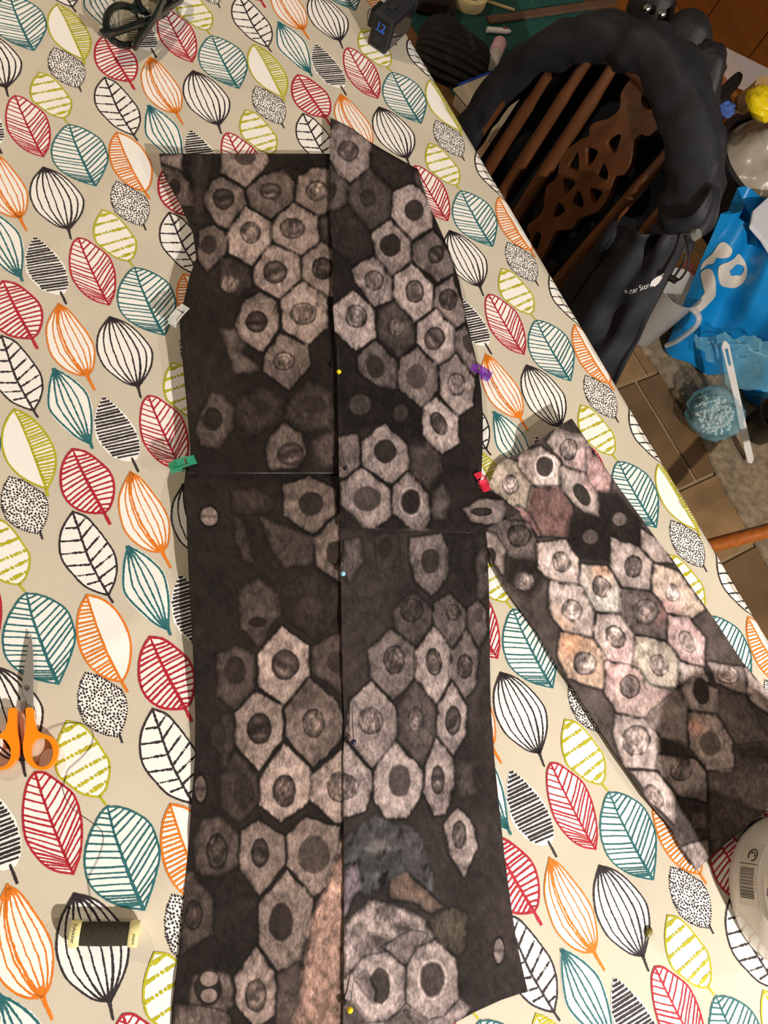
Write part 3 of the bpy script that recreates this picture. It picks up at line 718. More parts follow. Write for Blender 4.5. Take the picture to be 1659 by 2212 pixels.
LR = [('G4', [(140, 1150), (300, 1120), (330, 1300), (220, 1480), (120, 1350)], 82, (130, 1230, 62, 105, 48, 'd'), {'soft': 8}),
 ('G4', [(740, 1120), (1000, 1090), (1060, 1230), (1050, 1430), (920, 1610), (790, 1480), (740, 1280)], 98, (905, 1310, 80, 106, 48, 'd')),
 ('G4', [(1070, 1100), (1240, 1090), (1330, 1300), (1280, 1560), (1180, 1600), (1060, 1450)], 38, None),
 ('G4', [(1300, 1290), (1380, 1200), (1420, 1560), (1320, 1650)], 78, None),
 ('G4', [(440, 1100), (620, 1090), (640, 1330), (480, 1380)], 50, (520, 1200, 60, 90, 40, 'd'), {'soft': 10}),
 ('G8', [(560, 100), (750, -80), (930, 60), (940, 200), (770, 420), (600, 280)], 78, (740, 80, 110, 112, 54, 'r')),
 ('G8', [(960, 30), (1100, -80), (1250, 80), (1260, 240), (1110, 450), (950, 210)], 94, (1130, 100, 66, 82, 60, 'r')),
 ('G8', [(1270, 60), (1370, 0), (1440, 80), (1440, 300), (1370, 420), (1270, 240)], 84, (1370, 130, 42, 72, 60, 'd')),
 ('G8', [(350, 460), (540, 260), (780, 450), (780, 700), (570, 920), (350, 700)], 98, (575, 550, 106, 142, 66, 'r')),
 ('G8', [(790, 460), (940, 240), (1110, 460), (1110, 710), (980, 960), (790, 720)], 142, (950, 570, 76, 132, 66, 'r', -8)),
 ('G8', [(1120, 480), (1260, 270), (1360, 480), (1340, 780), (1240, 900), (1120, 720)], 96, (1240, 610, 76, 118, 54, 'r')),
 ('G8', [(170, 940), (360, 760), (580, 1000), (600, 1200), (560, 1380), (370, 1560), (110, 1270)], 128, (350, 1120, 122, 132, 88, 'r')),
 ('G8', [(620, 980), (780, 750), (970, 1000), (970, 1250), (840, 1530), (600, 1300)], 70, (780, 1110, 82, 125, 76, 'r')),
 ('G8', [(990, 1000), (1120, 770), (1250, 980), (1240, 1250), (1130, 1450), (990, 1250)], 132, (1130, 1125, 76, 142, 66, 'b')),
 ('G8', [(80, 1300), (350, 1600), (370, 1720), (300, 1960), (80, 2030)], 132, (95, 1745, 150, 125, 88, 'r')),
 ('G8', [(390, 1600), (590, 1330), (830, 1590), (830, 1820), (690, 2030), (500, 2030), (390, 1850)], 142, (625, 1690, 102, 156, 70, 'd')),
 ('G8', [(870, 1560), (980, 1300), (1120, 1480), (1130, 1750), (1050, 2000), (960, 2010), (860, 1800)], 136, (985, 1680, 66, 142, 72, 'b')),
 ('G8', [(1150, 1480), (1300, 1500), (1330, 1800), (1180, 1850)], 74, None, {'soft': 12, 'line': .1}),
 ('G9', [(130, 500), (330, 440), (280, 640), (160, 760), (100, 920), (90, 560)], (118, 106, 116), None, {'soft': 8, 'gloss': .9}),
 ('G9', [(90, 300), (350, 80), (500, 150), (700, 200), (830, 600), (820, 720), (640, 560), (500, 640), (250, 760), (200, 500), (95, 480)], (40, 37, 41), None, {'soft': 8, 'gloss': 1.0, 'line': .1, 'mott': 3.0}),
 ('G9', [(270, 300), (420, 260), (480, 360), (330, 430)], 78, None, {'soft': 10, 'line': 0}),
 ('G9', [(930, 160), (1040, 20), (1170, 190), (1190, 350), (1090, 580), (970, 400)], 130, (1050, 240, 60, 122, 66, 'r')),
 ('G9', [(470, 640), (600, 560), (900, 840), (800, 890), (690, 800), (480, 760)], (98, 84, 76), None, {'soft': 5}),
 ('G9', [(90, 1000), (300, 800), (500, 820), (740, 950), (880, 1150), (1030, 1260), (1050, 1600), (1140, 1700), (960, 1900), (80, 1950)], 136, None, {'soft': 8, 'line': .2, 'mott': 1.9}),
 ('G9', [(500, 1010), (640, 980), (640, 1040), (560, 1050)], 62, None), ('G9', [(300, 1080), (440, 1100), (540, 1260), (590, 1340), (400, 1200)], 74, None, {'soft': 6}),
 ('G9', [(430, 1180), (640, 1050), (760, 1080), (640, 1310), (570, 1320)], 122, None),
 ('G9', [(90, 1480), (250, 1280), (450, 1230), (590, 1360), (590, 1640), (470, 1780), (250, 1790), (100, 1600)], 148, (390, 1500, 88, 155, 56, 'd')),
 ('G9', [(200, 1450), (260, 1400), (350, 1560), (335, 1630)], 112, None, {'soft': 4}),
 ('G9', [(620, 1340), (700, 1200), (850, 1130), (1010, 1270), (1040, 1600), (900, 1750), (800, 1760), (620, 1640)], 148, (825, 1450, 96, 138, 64, 'h')),
 ('G9', [(810, 960), (1000, 860), (1110, 900), (1080, 1200), (1030, 1250), (880, 1130)], (72, 66, 58), None, {'soft': 5}),
 ('G9', [(80, 1650), (170, 1660), (300, 1840), (250, 1950), (80, 1950)], 74, None, {'soft': 5}),
 ('G9', [(470, 1790), (600, 1720), (760, 1800), (760, 1950), (420, 1950)], 92, None, {'soft': 6}),
 ('G9', None, 0, (1380, 1210, 42, 100, 112, 'l'))]
ST = [('S1', [(210, 480), (300, 420), (420, 460), (550, 640), (490, 890), (400, 860), (220, 720), (140, 640)], (158, 148, 138), (340, 650, 78, 88, 116, 'r')),
 ('S1', [(410, 420), (480, 345), (620, 310), (790, 460), (790, 690), (560, 650), (420, 480)], 168, (650, 490, 76, 88, 58, 'h')),
 ('S1', [(680, 260), (750, 130), (980, 200), (1080, 330), (1040, 560), (830, 480), (760, 380)], 150, (865, 335, 82, 98, 110, 'r'), {'tint': (980, 430, 150, (186, 158, 160))}),
 ('S1', [(760, 140), (890, 50), (980, 190), (900, 195)], 56, None),
 ('S1', [(810, 500), (1050, 580), (1130, 720), (1140, 930), (1000, 880), (800, 700)], 146, (985, 740, 62, 112, 48, 'd', -35), {'tint': (1080, 640, 110, (184, 152, 152))}),
 ('S1', [(1050, 340), (1240, 560), (1210, 720), (1130, 700), (1040, 560)], (166, 138, 138), None),
 ('S1', [(540, 680), (790, 690), (900, 870), (870, 1130), (600, 1090), (490, 920)], (112, 88, 86), None),
 ('S1', [(400, 860), (500, 920), (600, 1100), (480, 980)], (140, 108, 112), None),
 ('S1', [(920, 880), (1140, 940), (1150, 720), (1300, 720), (1530, 980), (1500, 1200), (1250, 1120), (1230, 1360), (990, 1330), (850, 1150), (880, 950)], 34, (1320, 960, 62, 62, 92, 'd')),
 ('S1', None, 0, (1060, 1120, 66, 62, 80, 'd')),
 ('S1', [(140, 1040), (250, 990), (500, 1000), (580, 1180), (560, 1340), (330, 1290)], 94, (420, 1110, 112, 100, 60, 'r')),
 ('S1', [(130, 1080), (200, 1100), (290, 1250), (280, 1450), (160, 1300)], 128, (160, 1290, 52, 84, 42, 'd')),
 ('S1', [(330, 1300), (580, 1330), (640, 1500), (500, 1680), (300, 1520)], 40, (460, 1510, 92, 84, 96, 'r')),
 ('S1', [(590, 1180), (840, 1150), (950, 1320), (950, 1550), (720, 1520), (590, 1400)], 166, (800, 1340, 88, 96, 118, 'r', -20)),
 ('S1', [(1250, 1130), (1500, 1220), (1600, 1350), (1600, 1600), (1350, 1560), (1240, 1380)], 150, (1445, 1385, 85, 100, 76, 'r')),
 ('S1', [(1510, 1060), (1700, 1180), (1800, 1350), (1640, 1340), (1520, 1210)], 150, None),
 ('S2', [(560, 80), (760, 90), (870, 260), (870, 460), (680, 430), (560, 270)], (196, 192, 188), (720, 245, 72, 92, 118, 'r', -25), {'tint': (730, 110, 110, (206, 160, 134))}),
 ('S2', [(320, 210), (550, 250), (660, 440), (650, 650), (420, 580), (310, 420)], 164, (490, 430, 82, 92, 126, 'r', -25), {'tint': (400, 540, 110, (190, 160, 140))}),
 ('S2', [(680, 450), (870, 470), (980, 610), (980, 870), (740, 800), (670, 650)], 176, (830, 630, 74, 96, 116, 'r', -25), {'tint': (860, 790, 140, (206, 172, 174))}),
 ('S2', [(400, 600), (650, 660), (740, 800), (740, 1040), (450, 950), (390, 780)], (184, 162, 146), (590, 840, 92, 92, 116, 'r', -20), {'tint': (480, 680, 130, (200, 150, 122))}),
 ('S2', [(880, 260), (1120, 290), (1230, 440), (1220, 650), (990, 600), (880, 450)], 88, (1060, 440, 105, 105, 92, 'r'), {'tint': (1190, 460, 90, (150, 112, 114))}),
 ('S2', [(1130, 80), (1300, 120), (1520, 420), (1400, 500), (1240, 430), (1120, 280)], (178, 164, 152), (1270, 290, 60, 76, 132, 'r', -25), {'tint': (1240, 400, 110, (200, 162, 166))}),
 ('S2', [(1250, 470), (1400, 490), (1520, 650), (1510, 860), (1330, 810), (1240, 680)], (186, 162, 164), (1385, 670, 56, 98, 128, 'r', -25)),
 ('S2', [(990, 630), (1220, 680), (1330, 830), (1310, 1050), (1080, 1010), (980, 860)], (176, 168, 158), (1165, 855, 70, 92, 132, 'r', -30)),
 ('S2', [(760, 830), (990, 880), (1080, 1020), (1310, 1060), (1200, 1420), (1110, 1290), (840, 1220), (750, 1060)], (166, 148, 146), (940, 1020, 84, 96, 84, 'r'), {'tint': (840, 900, 120, (200, 164, 166))}),
 ('S2', [(830, 1240), (1100, 1290), (1190, 1450), (1150, 1659), (900, 1640), (820, 1420)], 148, (990, 1440, 112, 124, 116, 'r')),
 ('S2', [(1340, 840), (1500, 880), (1560, 980), (1500, 1000), (1330, 1010)], 150, None),
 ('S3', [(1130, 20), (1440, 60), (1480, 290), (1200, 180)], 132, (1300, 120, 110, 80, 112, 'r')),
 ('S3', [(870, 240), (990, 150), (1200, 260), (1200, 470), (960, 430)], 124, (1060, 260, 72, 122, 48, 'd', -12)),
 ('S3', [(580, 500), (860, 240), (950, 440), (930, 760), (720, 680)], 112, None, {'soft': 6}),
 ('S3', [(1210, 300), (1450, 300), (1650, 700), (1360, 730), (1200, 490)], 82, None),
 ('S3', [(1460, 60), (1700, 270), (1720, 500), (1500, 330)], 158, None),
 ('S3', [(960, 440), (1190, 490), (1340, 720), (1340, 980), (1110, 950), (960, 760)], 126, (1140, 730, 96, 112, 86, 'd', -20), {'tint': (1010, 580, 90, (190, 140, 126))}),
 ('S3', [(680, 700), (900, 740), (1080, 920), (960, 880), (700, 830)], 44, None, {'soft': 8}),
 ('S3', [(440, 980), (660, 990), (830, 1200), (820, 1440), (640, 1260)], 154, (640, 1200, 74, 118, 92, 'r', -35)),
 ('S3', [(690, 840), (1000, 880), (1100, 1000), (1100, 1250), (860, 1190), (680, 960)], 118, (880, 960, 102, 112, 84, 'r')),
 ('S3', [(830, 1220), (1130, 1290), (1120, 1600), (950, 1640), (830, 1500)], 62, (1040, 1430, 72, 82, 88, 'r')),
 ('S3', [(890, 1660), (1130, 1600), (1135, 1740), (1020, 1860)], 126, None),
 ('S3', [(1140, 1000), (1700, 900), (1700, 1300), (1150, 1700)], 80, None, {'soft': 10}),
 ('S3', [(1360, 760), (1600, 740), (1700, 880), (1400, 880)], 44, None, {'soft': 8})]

gar = thing('garment_panels', 'dark brown garment of four pinned panels printed with grey charcoal cells', 'garment', (0.0, 0.0, TZ + .004))
def zUL(X, Y, u): return .010 + .011 * (1 - sst(0, .3, u)) + .001 * (1 - u) - .004 * sst(.82, 1, u) + .0015 * np.sin(Y / 70 + X / 90)
def zLL(X, Y, u):
    k = np.clip((1750 - Y) / 650, 0, 1); return (.0026 + (.014 * (1 - sst(0, .35, u)) + .004) * k) - .004 * sst(1090, 1010, Y) * (u > -1) + .0008 * np.sin(Y / 55 + X / 60) * k
def zUR(X, Y, u):
    fl = sst(1000, 1120, X) * sst(1030, 1110, Y)
    return .0135 + .0015 * np.sin(Y / 85) * u - .002 * sst(.9, 1, u) * (1 - fl) + .010 * fl
def zLR(X, Y, u):
    k = np.clip((1700 - Y) / 560, 0, 1); return .0052 + .0048 * k - .003 * u * (1 - k) - .002 * sst(.85, 1, u) + .0012 * np.sin(Y / 60 + X / 45) * (.3 + u)
def zST(X, Y, u):
    top = sst(1120, 960, Y) * sst(1110, 1170, X)
    return .0075 + .018 * top + .004 * sst(1300, 1600, Y) * (1 - u) * sst(1880, 1700, Y) + .012 * sst(.9, 1, u) * sst(1380, 1500, Y) * sst(1700, 1560, Y)
panel('lower_left_panel', gar, [(402, 1008), (398, 1041), (395, 1069), (402, 1103), (405, 1183), (410, 1286), (415, 1366), (419, 1454), (422, 1546), (421, 1638), (414, 1729), (406, 1844), (396, 1953), (384, 2073), (372, 2170), (368, 2262)],
      [(752, 1008), (754, 1300), (760, 1560), (756, 1800), (756, 2262)], zLL, 35, LL, 10, dye=(1.04, .90, .80))
panel('upper_left_panel', gar, [(344, 332), (345, 345), (348, 360), (359, 388), (391, 444), (417, 505), (424, 558), (410, 595), (398, 646), (390, 680), (388, 700), (389, 715), (394, 777), (403, 869), (412, 983), (414, 1000), (402, 1018), (404, 1024)],
      [(716, 326), (738, 380), (742, 620), (746, 800), (738, 960), (736, 1022)], zUL, 35, UL, 20, edge='pale', dye=(1.04, .90, .80))
panel('lower_right_panel', gar, [(735, 1122), (736, 1240), (738, 1380), (741, 1500), (744, 1560), (741, 1640), (742, 1800), (742, 2000), (741, 2262)],
      [(1047, 1122), (1052, 1180), (1056, 1260), (1058, 1350), (1058, 1420), (1060, 1520), (1068, 1640), (1078, 1740), (1090, 1850), (1103, 1950), (1115, 2030), (1128, 2090), (1140, 2141), (1083, 2160), (1026, 2186), (979, 2212), (900, 2240), (770, 2262)], zLR, 47, LR, 30, dye=(1.03, .95, .93))
panel('upper_right_panel', gar, [(714, 256), (713, 330), (710, 400), (712, 470), (718, 540), (722, 620), (719, 660), (722, 700), (728, 800), (730, 900), (732, 1000), (734, 1100), (734, 1141), (1010, 1152)],
      [(717, 256), (763, 278), (797, 305), (846, 334), (902, 365), (926, 441), (946, 485), (972, 545), (992, 607), (1007, 688), (1029, 776), (1040, 844), (1043, 894), (1043, 962), (1040, 1026), (1034, 1054), (1087, 1080), (1127, 1107), (1049, 1141), (1014, 1152)], zUR, 36, UR, 40, edge='pale', dye=(1.03, .95, .93))
strip = thing('fabric_strip', 'loose strip of pinkish grey cell-print fabric lying beside the garment', 'fabric', (0.15, -0.2, TZ + .004))
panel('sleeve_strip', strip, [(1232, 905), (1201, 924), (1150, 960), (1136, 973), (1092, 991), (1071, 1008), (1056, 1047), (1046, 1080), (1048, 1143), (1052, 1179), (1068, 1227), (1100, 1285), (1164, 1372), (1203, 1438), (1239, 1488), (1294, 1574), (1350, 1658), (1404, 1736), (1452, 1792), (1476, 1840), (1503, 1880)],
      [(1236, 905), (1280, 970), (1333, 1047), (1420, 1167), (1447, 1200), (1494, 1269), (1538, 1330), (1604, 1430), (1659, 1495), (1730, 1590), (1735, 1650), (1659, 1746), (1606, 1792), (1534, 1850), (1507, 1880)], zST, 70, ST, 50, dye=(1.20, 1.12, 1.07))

def lump(c, r, nu, nv, seed, amp, ex=(1, 1, 1), up=None):
    out = np.zeros((nv, nu + 1, 3))
    for i in range(nv):
        ph = math.pi * i / (nv - 1)
        for j in range(nu + 1):
            th = 2 * math.pi * (j % nu) / nu; d = np.array([math.sin(ph) * math.cos(th), math.sin(ph) * math.sin(th), math.cos(ph)])
            w = 1 + amp * (vnoise(np.array(d[0] * 3 + 9), np.array(d[1] * 3 + d[2] * 4 + 9), 1.0, seed) + .6 * vnoise(np.array(d[0] * 8 + 9), np.array(d[1] * 8 + d[2] * 9 + 9), 1.0, seed + 1))
            out[i, j] = np.array(c) + d * np.array(ex) * r * w
    return out

# ------------------------------------------------------------------ pins and clips
m_steel = mat('pin_steel', (190, 188, 184), .25, 1.0, var=.05)
def pin(head_px, tip_px, rgb, label, zh=.016, zt=.0145, r=.0028):
    H = at(*head_px, TZ + zh + r); T = at(*tip_px, TZ + zt)
    t = thing('sewing_pin', label, 'pin', tuple(H), 'dressmaking pins holding the garment')
    mb = MB(); mb.lathe([(r * math.sin(a), -r * math.cos(a)) for a in np.linspace(.05, math.pi - .05, 9)], H, n=14)
    mb.build('pin_head', mat('pin_head_%d_%d_%d' % rgb, rgb, .25, var=.05, coat=.5), t)
    mid = (H + T) / 2 + np.array([0, 0, -.0015])
    mb = MB(); mb.tube(smooth_poly([H, mid, T], 9), np.linspace(.0006, .0004, 9), 6); mb.build('pin_shaft', m_steel, t)
pin((732, 803), (731, 748), (238, 214, 20), 'yellow-headed pin in the upper right panel, topmost of the pins', zh=.017, zt=.0165)
pin((746, 1011), (736, 958), (18, 16, 18), 'black-headed pin above the crosswise join of the panels', zh=.017, zt=.0165)
pin((741, 1239), (747, 1168), (150, 205, 235), 'pale blue-headed pin on the centre seam', zh=.012, zt=.012)
pin((764, 1603), (761, 1527), (32, 28, 60), 'dark navy-headed pin in the lower right panel', zh=.010, zt=.010)
pin((756, 2182), (766, 2105), (240, 210, 20), 'yellow-headed pin at the bottom end of the lower right panel', zh=.010, zt=.010)

def clip(c_px, dir_px, rgb, label, z=.013, L=.026, W=.010):
    c = at(*c_px, TZ + z); e = at(c_px[0] + dir_px[0], c_px[1] + dir_px[1], TZ + z) - c
    e[2] = 0; ax = axes(e, (0, 0, 1)); ax = np.array([ax[0], ax[2], np.array([0, 0, 1.0])])
    pl = mat('clip_%d_%d_%d' % rgb, rgb, .12, alpha=.55, var=.04)
    t = thing('sewing_clip', label, 'clip', tuple(c), 'plastic clips on the garment edges')
    for nm, sgn in (('upper_arm', 1), ('lower_arm', -1)):
        mb = MB(); up = ax[2] * sgn
        mb.box(c + up * .0035 - ax[0] * .004, (L * .62, W, .0016), np.array([ax[0] * 1.0 + up * .12, ax[1], ax[2]]))
        mb.box(c + up * .0030 + ax[0] * L * .42, (L * .34, W, .0016), np.array([ax[0] - up * .15, ax[1], ax[2]]))
        if sgn > 0:
            for k in range(4): mb.box(c + up * .0050 - ax[0] * (.005 + .0022 * k), (.0008, W, .0012), ax)
            for q in (-1, 1): mb.box(c + up * .005 + ax[1] * q * W * .47, (L * .62, .0009, .0026), ax)
        mb.build(nm, pl, t, smooth=False, bevel=.0004)
    mb = MB()
    mb.tube([c + ax[0] * .001 + ax[1] * (q * W * .5) for q in (-1, 0, 1)], .0016, 8)
    mb.build('spring', m_steel, t)
clip((384, 684), (26, -30), (232, 230, 224), 'clear plastic clip on the left edge of the upper left panel', z=.022)
clip((391, 1004), (30, -10), (60, 170, 130), 'green plastic clip on the left edge above the lower left panel', z=.022)
clip((1040, 806), (-24, -12), (140, 60, 190), 'purple plastic clip on the right edge of the upper right panel', z=.010)
clip((1040, 1044), (-14, -26), (250, 60, 90), 'pink plastic clip by the folded corner flap', z=.012, L=.022)

# ------------------------------------------------------------------ scissors
m_org = mat('orange_plastic', (255, 142, 18), .28, var=.04, coat=.4)
m_blade = mat('scissor_steel', (176, 170, 162), .42, .75, var=.08, nscale=80, stretch=(1, 20, 1))
S8 = lambda p, z: at(p[0] / 6.146, 1340 + p[1] / 6.146, z)
sc_ = thing('scissors', 'small steel scissors with orange plastic handles, closed, on the tablecloth', 'scissors', tuple(S8((300, 1000), TZ + .004)))
zb = TZ + .0045
mb = MB(); mb.prism([[S8(p, zb) for p in ((408, 170), (425, 260), (442, 420), (450, 700), (446, 900), (446, 1200), (372, 1200), (355, 1080), (300, 960), (288, 880), (330, 600), (395, 250))]], (0, 0, .0016))
bl = mb.build('blade', m_blade, sc_, smooth=False, bevel=.0003)
mb = MB(); mb.prism([[S8(p, zb - .0019) for p in ((404, 180), (414, 260), (430, 420), (440, 700), (420, 900), (350, 1040), (335, 1200), (250, 1200), (268, 1090), (290, 900), (328, 610), (392, 255))]], (0, 0, .0016))
mb.build('blade', m_blade, sc_, smooth=False, bevel=.0003)
mb = MB(); mb.lathe([(.0001, .0016), (.0022, .0014), (.0024, 0)], S8((366, 905), zb + .0016), n=16); mb.build('pivot_screw', m_steel, sc_)
HO = [(362, 1180), (460, 1180), (475, 1280), (492, 1390), (525, 1475), (600, 1515), (700, 1548), (762, 1610), (795, 1715), (782, 1825), (725, 1925), (635, 1985), (545, 1988), (445, 1950), (372, 1880), (332, 1785), (325, 1650), (352, 1480), (362, 1300)]
HI = [(578 + 142 * math.cos(a), 1760 + 188 * math.sin(a)) for a in np.linspace(0, 2 * math.pi, 22, endpoint=False)]
for mir in (False, True):
    f = (lambda p: (604 - p[0], p[1] + 5)) if mir else (lambda p: p)
    mb = MB(); mb.prism([[S8(f(p), TZ + .002) for p in smooth_poly(HO, 46, True)], [S8(f(p), TZ + .002) for p in HI]], (0, 0, .0085))
    mb.build('handle', m_org, sc_, bevel=.0024)

# ------------------------------------------------------------------ thread spool
m_cream = mat('spool_cream', (238, 226, 160), .35, var=.05)
m_thread = mat('thread_olive', (58, 52, 36), .8, var=.3, nscale=140, bump=.6, bscale=700, stretch=(8, 1, 1))
m_black = mat('print_black', (30, 28, 28), .6, var=.05)
pa, pb = at(152, 2017, TZ + .0105), at(300, 2017, TZ + .0105)
AX = axes(pb - pa, (0, 0, 1)); Ls = np.linalg.norm(pb - pa); SA = np.array([AX[1], AX[2], AX[0]])
sp = thing('thread_spool', 'cream spool wound with dark olive thread lying on a black leaf print', 'spool', tuple((pa + pb) / 2 - np.array([0, 0, .01])))
mb = MB(); mb.lathe([(.0012, 0), (.0100, 0), (.0104, .0006), (.0104, .0064), (.0092, .0082), (.0085, .0082)], pa, SA, 32)
fl1 = mb.build('end_cap', m_cream, sp)
mb = MB(); mb.lathe([(.0085, Ls - .0082), (.0092, Ls - .0082), (.0104, Ls - .0064), (.0104, Ls - .0006), (.0100, Ls), (.0012, Ls)], pa, SA, 32)
fl2 = mb.build('end_cap', m_cream, sp)
prof = []
for k in range(90):
    prof.append((.0089 + .00022 * math.sin(k * 1.9) + .0004 * math.sin(math.pi * k / 89), .0080 + (Ls - .0160) * k / 89))
mb = MB(); mb.lathe(prof, pa, SA, 28); mb.build('wound_thread', m_thread, sp)
def wrap_text(txt, size, parent, zpos, a0, r, flip=1):
    v, f = text_mesh(txt, size)
    P = [pa + SA[2] * (zpos - v_[1] * flip) + r * (SA[0] * math.cos(a0 - v_[0] * flip / r) + SA[1] * math.sin(a0 - v_[0] * flip / r)) for v_ in v]
    return raw('lettering', P, f, m_black, parent, None, False)
CAMD = CAM - pa; a_c = math.atan2(CAMD @ SA[1], CAMD @ SA[0])
wrap_text('Polyester', .0042, fl1, .0034, a_c, .01055, -1)
wrap_text('mann', .0042, fl2, Ls - .0034, a_c + .45, .01055, -1)
thp = [(600, 1480), (700, 1420), (850, 1375), (1000, 1362), (1130, 1390), (1220, 1470), (1240, 1560), (1200, 1680), (1100, 1810), (1000, 1900), (900, 2000), (850, 2170)]
path = [S8(p, TZ + .0016) for p in thp] + [at(x / CS, 1640 + y_ / CS, TZ + .0016) for x, y_ in ((400, 170), (420, 250), (480, 330), (580, 400), (650, 460), (660, 540), (620, 660), (570, 760), (575, 860), (582, 930))] + [at(196, 1985, TZ + .018)]
mb = MB(); mb.tube(smooth_poly(path, 130), .00022, 5); mb.build('loose_thread', m_thread, sp)

# ------------------------------------------------------------------ seed on the cloth
pc = at(1402, 2014, TZ + .003)
u1 = axes(at(1408, 2004, TZ) - at(1398, 2026, TZ), (0, 0, 1))
mb = MB(); mb.lathe([(.0001, -.0052), (.0018, -.0045), (.0030, -.002), (.0032, .0008), (.0024, .0035), (.0008, .0050), (.0001, .0053)], pc, np.array([u1[1] * .8, u1[2], u1[0]]), 18)
tag(mb.build('seed', mat('olive_seed', (120, 112, 50), .4, var=.2, nscale=300)), 'small olive green seed on a black striped leaf near the tub', 'seed')

# ------------------------------------------------------------------ eyeglasses
m_frame = mat('glasses_acetate', (20, 26, 22), .12, var=.4, nscale=90, coat=.6)
m_lens = mat('lens_glass', (150, 140, 112), .03, alpha=.40, var=.05, coat=.5)
Lc1, Lc2 = at(268, 55, TZ + .024), at(331, -6, TZ + .024)
gu = Lc2 - Lc1; gu[2] = 0; gu /= np.linalg.norm(gu)
gn = np.array([-gu[1], gu[0], 0])                       # horizontal, away from the camera
tilt = math.radians(36)
gv = gn * math.cos(tilt) + np.array([0, 0, 1.0]) * math.sin(tilt)     # up the lens
gf = np.cross(gu, gv)
g0 = Lc1 - gu * .034 - gv * .028 - np.array([0, 0, .006])
gl_ = thing('eyeglasses', 'folded dark green eyeglasses lying at the far end of the table', 'glasses', tuple(g0))
GWI = .136
def gp(a, b, c=0): return g0 + gu * a + gv * (b + .006) + gf * c + np.array([0, 0, .006])
fr = MB()
for cxx in (.034, .102):
    loop = [gp(cxx + .0275 * math.cos(t) * (1 + .06 * math.cos(2 * t)), .022 + .021 * math.sin(t), 0) for t in np.linspace(0, 2 * math.pi, 40, endpoint=False)]
    fr.tube(loop + loop[:2], .0046, 8, cap=False)
fr.tube(smooth_poly([gp(.0605, .026), gp(.068, .030), gp(.0755, .026)], 8), .0034, 8)
for cxx, e in ((.006, -.003), (.130, .139)): fr.tube([gp(cxx, .032), gp(e, .033), gp(e, .033, .006)], .0034, 8)
fr.build('front_frame', m_frame, gl_)
for cxx in (.034, .102):
    mb = MB(); ring = [gp(cxx + .0265 * math.cos(t) * (1 + .06 * math.cos(2 * t)), .022 + .020 * math.sin(t), 0) for t in np.linspace(0, 2 * math.pi, 40, endpoint=False)]
    mb.prism([ring], -gf * .0018); mb.build('lens', m_lens, gl_)
for k, (s0, s1) in enumerate(((-.002, .128), (.138, .010))):
    mb = MB(); d = .009 + .007 * k
    mb.tube(smooth_poly([gp(s0, .032, .004), gp(s0 + (.004 if k == 0 else -.004), .026, d), gp((s0 + s1) / 2, .008, d + .003), gp(s1 - (.02 if k == 0 else -.02), .002, d + .003), gp(s1, -.001, d + .002)], 26), .0036, 8, flat=1.6)
    mb.build('temple', m_frame, gl_)
for cxx, q in ((.059, -1), (.077, 1)):
    mb = MB(); mb.lathe([(.0001, -.005), (.002, -.003), (.0026, 0), (.002, .003), (.0001, .005)], gp(cxx, .016, .006), np.array([gf, gu, gv]), 10); mb.build('nose_pad', mat('nose_pad', (200, 196, 186), .2, trans=.6), gl_)

# ------------------------------------------------------------------ action camera
m_cam = mat('camera_rubber', (34, 36, 40), .5, var=.12, nscale=200, bump=.2, bscale=1500)
m_cam2 = mat('camera_dark', (18, 18, 20), .35, var=.1)
m_scr = mat('camera_screen', (24, 26, 30), .06, var=.1, coat=.5)
m_blue = mat('camera_blue', (44, 120, 235), .5, var=.05)
A0 = np.array([.3124, .6166, TZ + .001]); ub = np.array([.0567, .0349, 0]); ub /= np.linalg.norm(ub); vb = np.array([-ub[1], ub[0], 0]); zb3 = np.array([0, 0, 1.0])
W3, D3, H3 = .071, .031, .051
ca = thing('action_camera', 'small dark grey action camera with a blue 12 standing by the table edge', 'camera', tuple(A0))
def cp(a, b, c): return A0 + ub * a + vb * b + zb3 * c
ax3 = np.array([ub, vb, zb3])
mb = MB(); mb.box(cp(W3 / 2, D3 / 2, H3 / 2), (W3, D3, H3), ax3); mb.build('camera_body', m_cam, ca, smooth=False, bevel=.003)
mb = MB(); mb.box(cp(-.0006, D3 / 2, H3 * .48), (.0014, D3 * .78, H3 * .80), ax3); sdoor = mb.build('side_door', m_cam2, ca, smooth=False, bevel=.001)
mb = MB(); mb.box(cp(-.0014, D3 / 2, H3 * .36), (.0014, .011, .010), ax3); mb.build('latch_button', m_cam, sdoor, smooth=False, bevel=.0008)
mb = MB(); mb.box(cp(-.0014, D3 / 2, H3 * .14), (.0010, .018, .0012), ax3); mb.build('door_slot', m_cam2, sdoor, smooth=False)
v, f = text_mesh('12', .015)
P = [cp(-.0016, D3 / 2 - q_[0], H3 * .70 + q_[1]) for q_ in v]
o = raw('lettering', P, f, m_blue, sdoor, None, False); o['label'] = 'blue number 12'
mb = MB(); mb.box(cp(-.0014, D3 / 2, H3 * .575), (.0006, .014, .0010), ax3); mb.build('underline_print', m_blue, sdoor, smooth=False)
mb = MB(); mb.box(cp(W3 * .5, -.0006, H3 * .5), (W3 * .80, .0014, H3 * .72), ax3); mb.build('rear_screen', m_scr, ca, smooth=False, bevel=.0006)
mb = MB(); mb.box(cp(.018, D3 + .004, H3 * .64), (.026, .009, .026), ax3); mb.build('lens_housing', m_cam2, ca, smooth=False, bevel=.002)
mb = MB(); mb.lathe([(.0001, .0), (.009, 0), (.010, -.002)], cp(.018, D3 + .0092, H3 * .64), np.array([ub, zb3, vb]), 20); mb.build('lens_glass_cover', m_scr, ca)
mb = MB(); mb.box(cp(W3 * .36, D3 * .55, H3 + .0012), (.017, .010, .003), ax3); mb.build('shutter_button', m_cam, ca, smooth=False, bevel=.001)
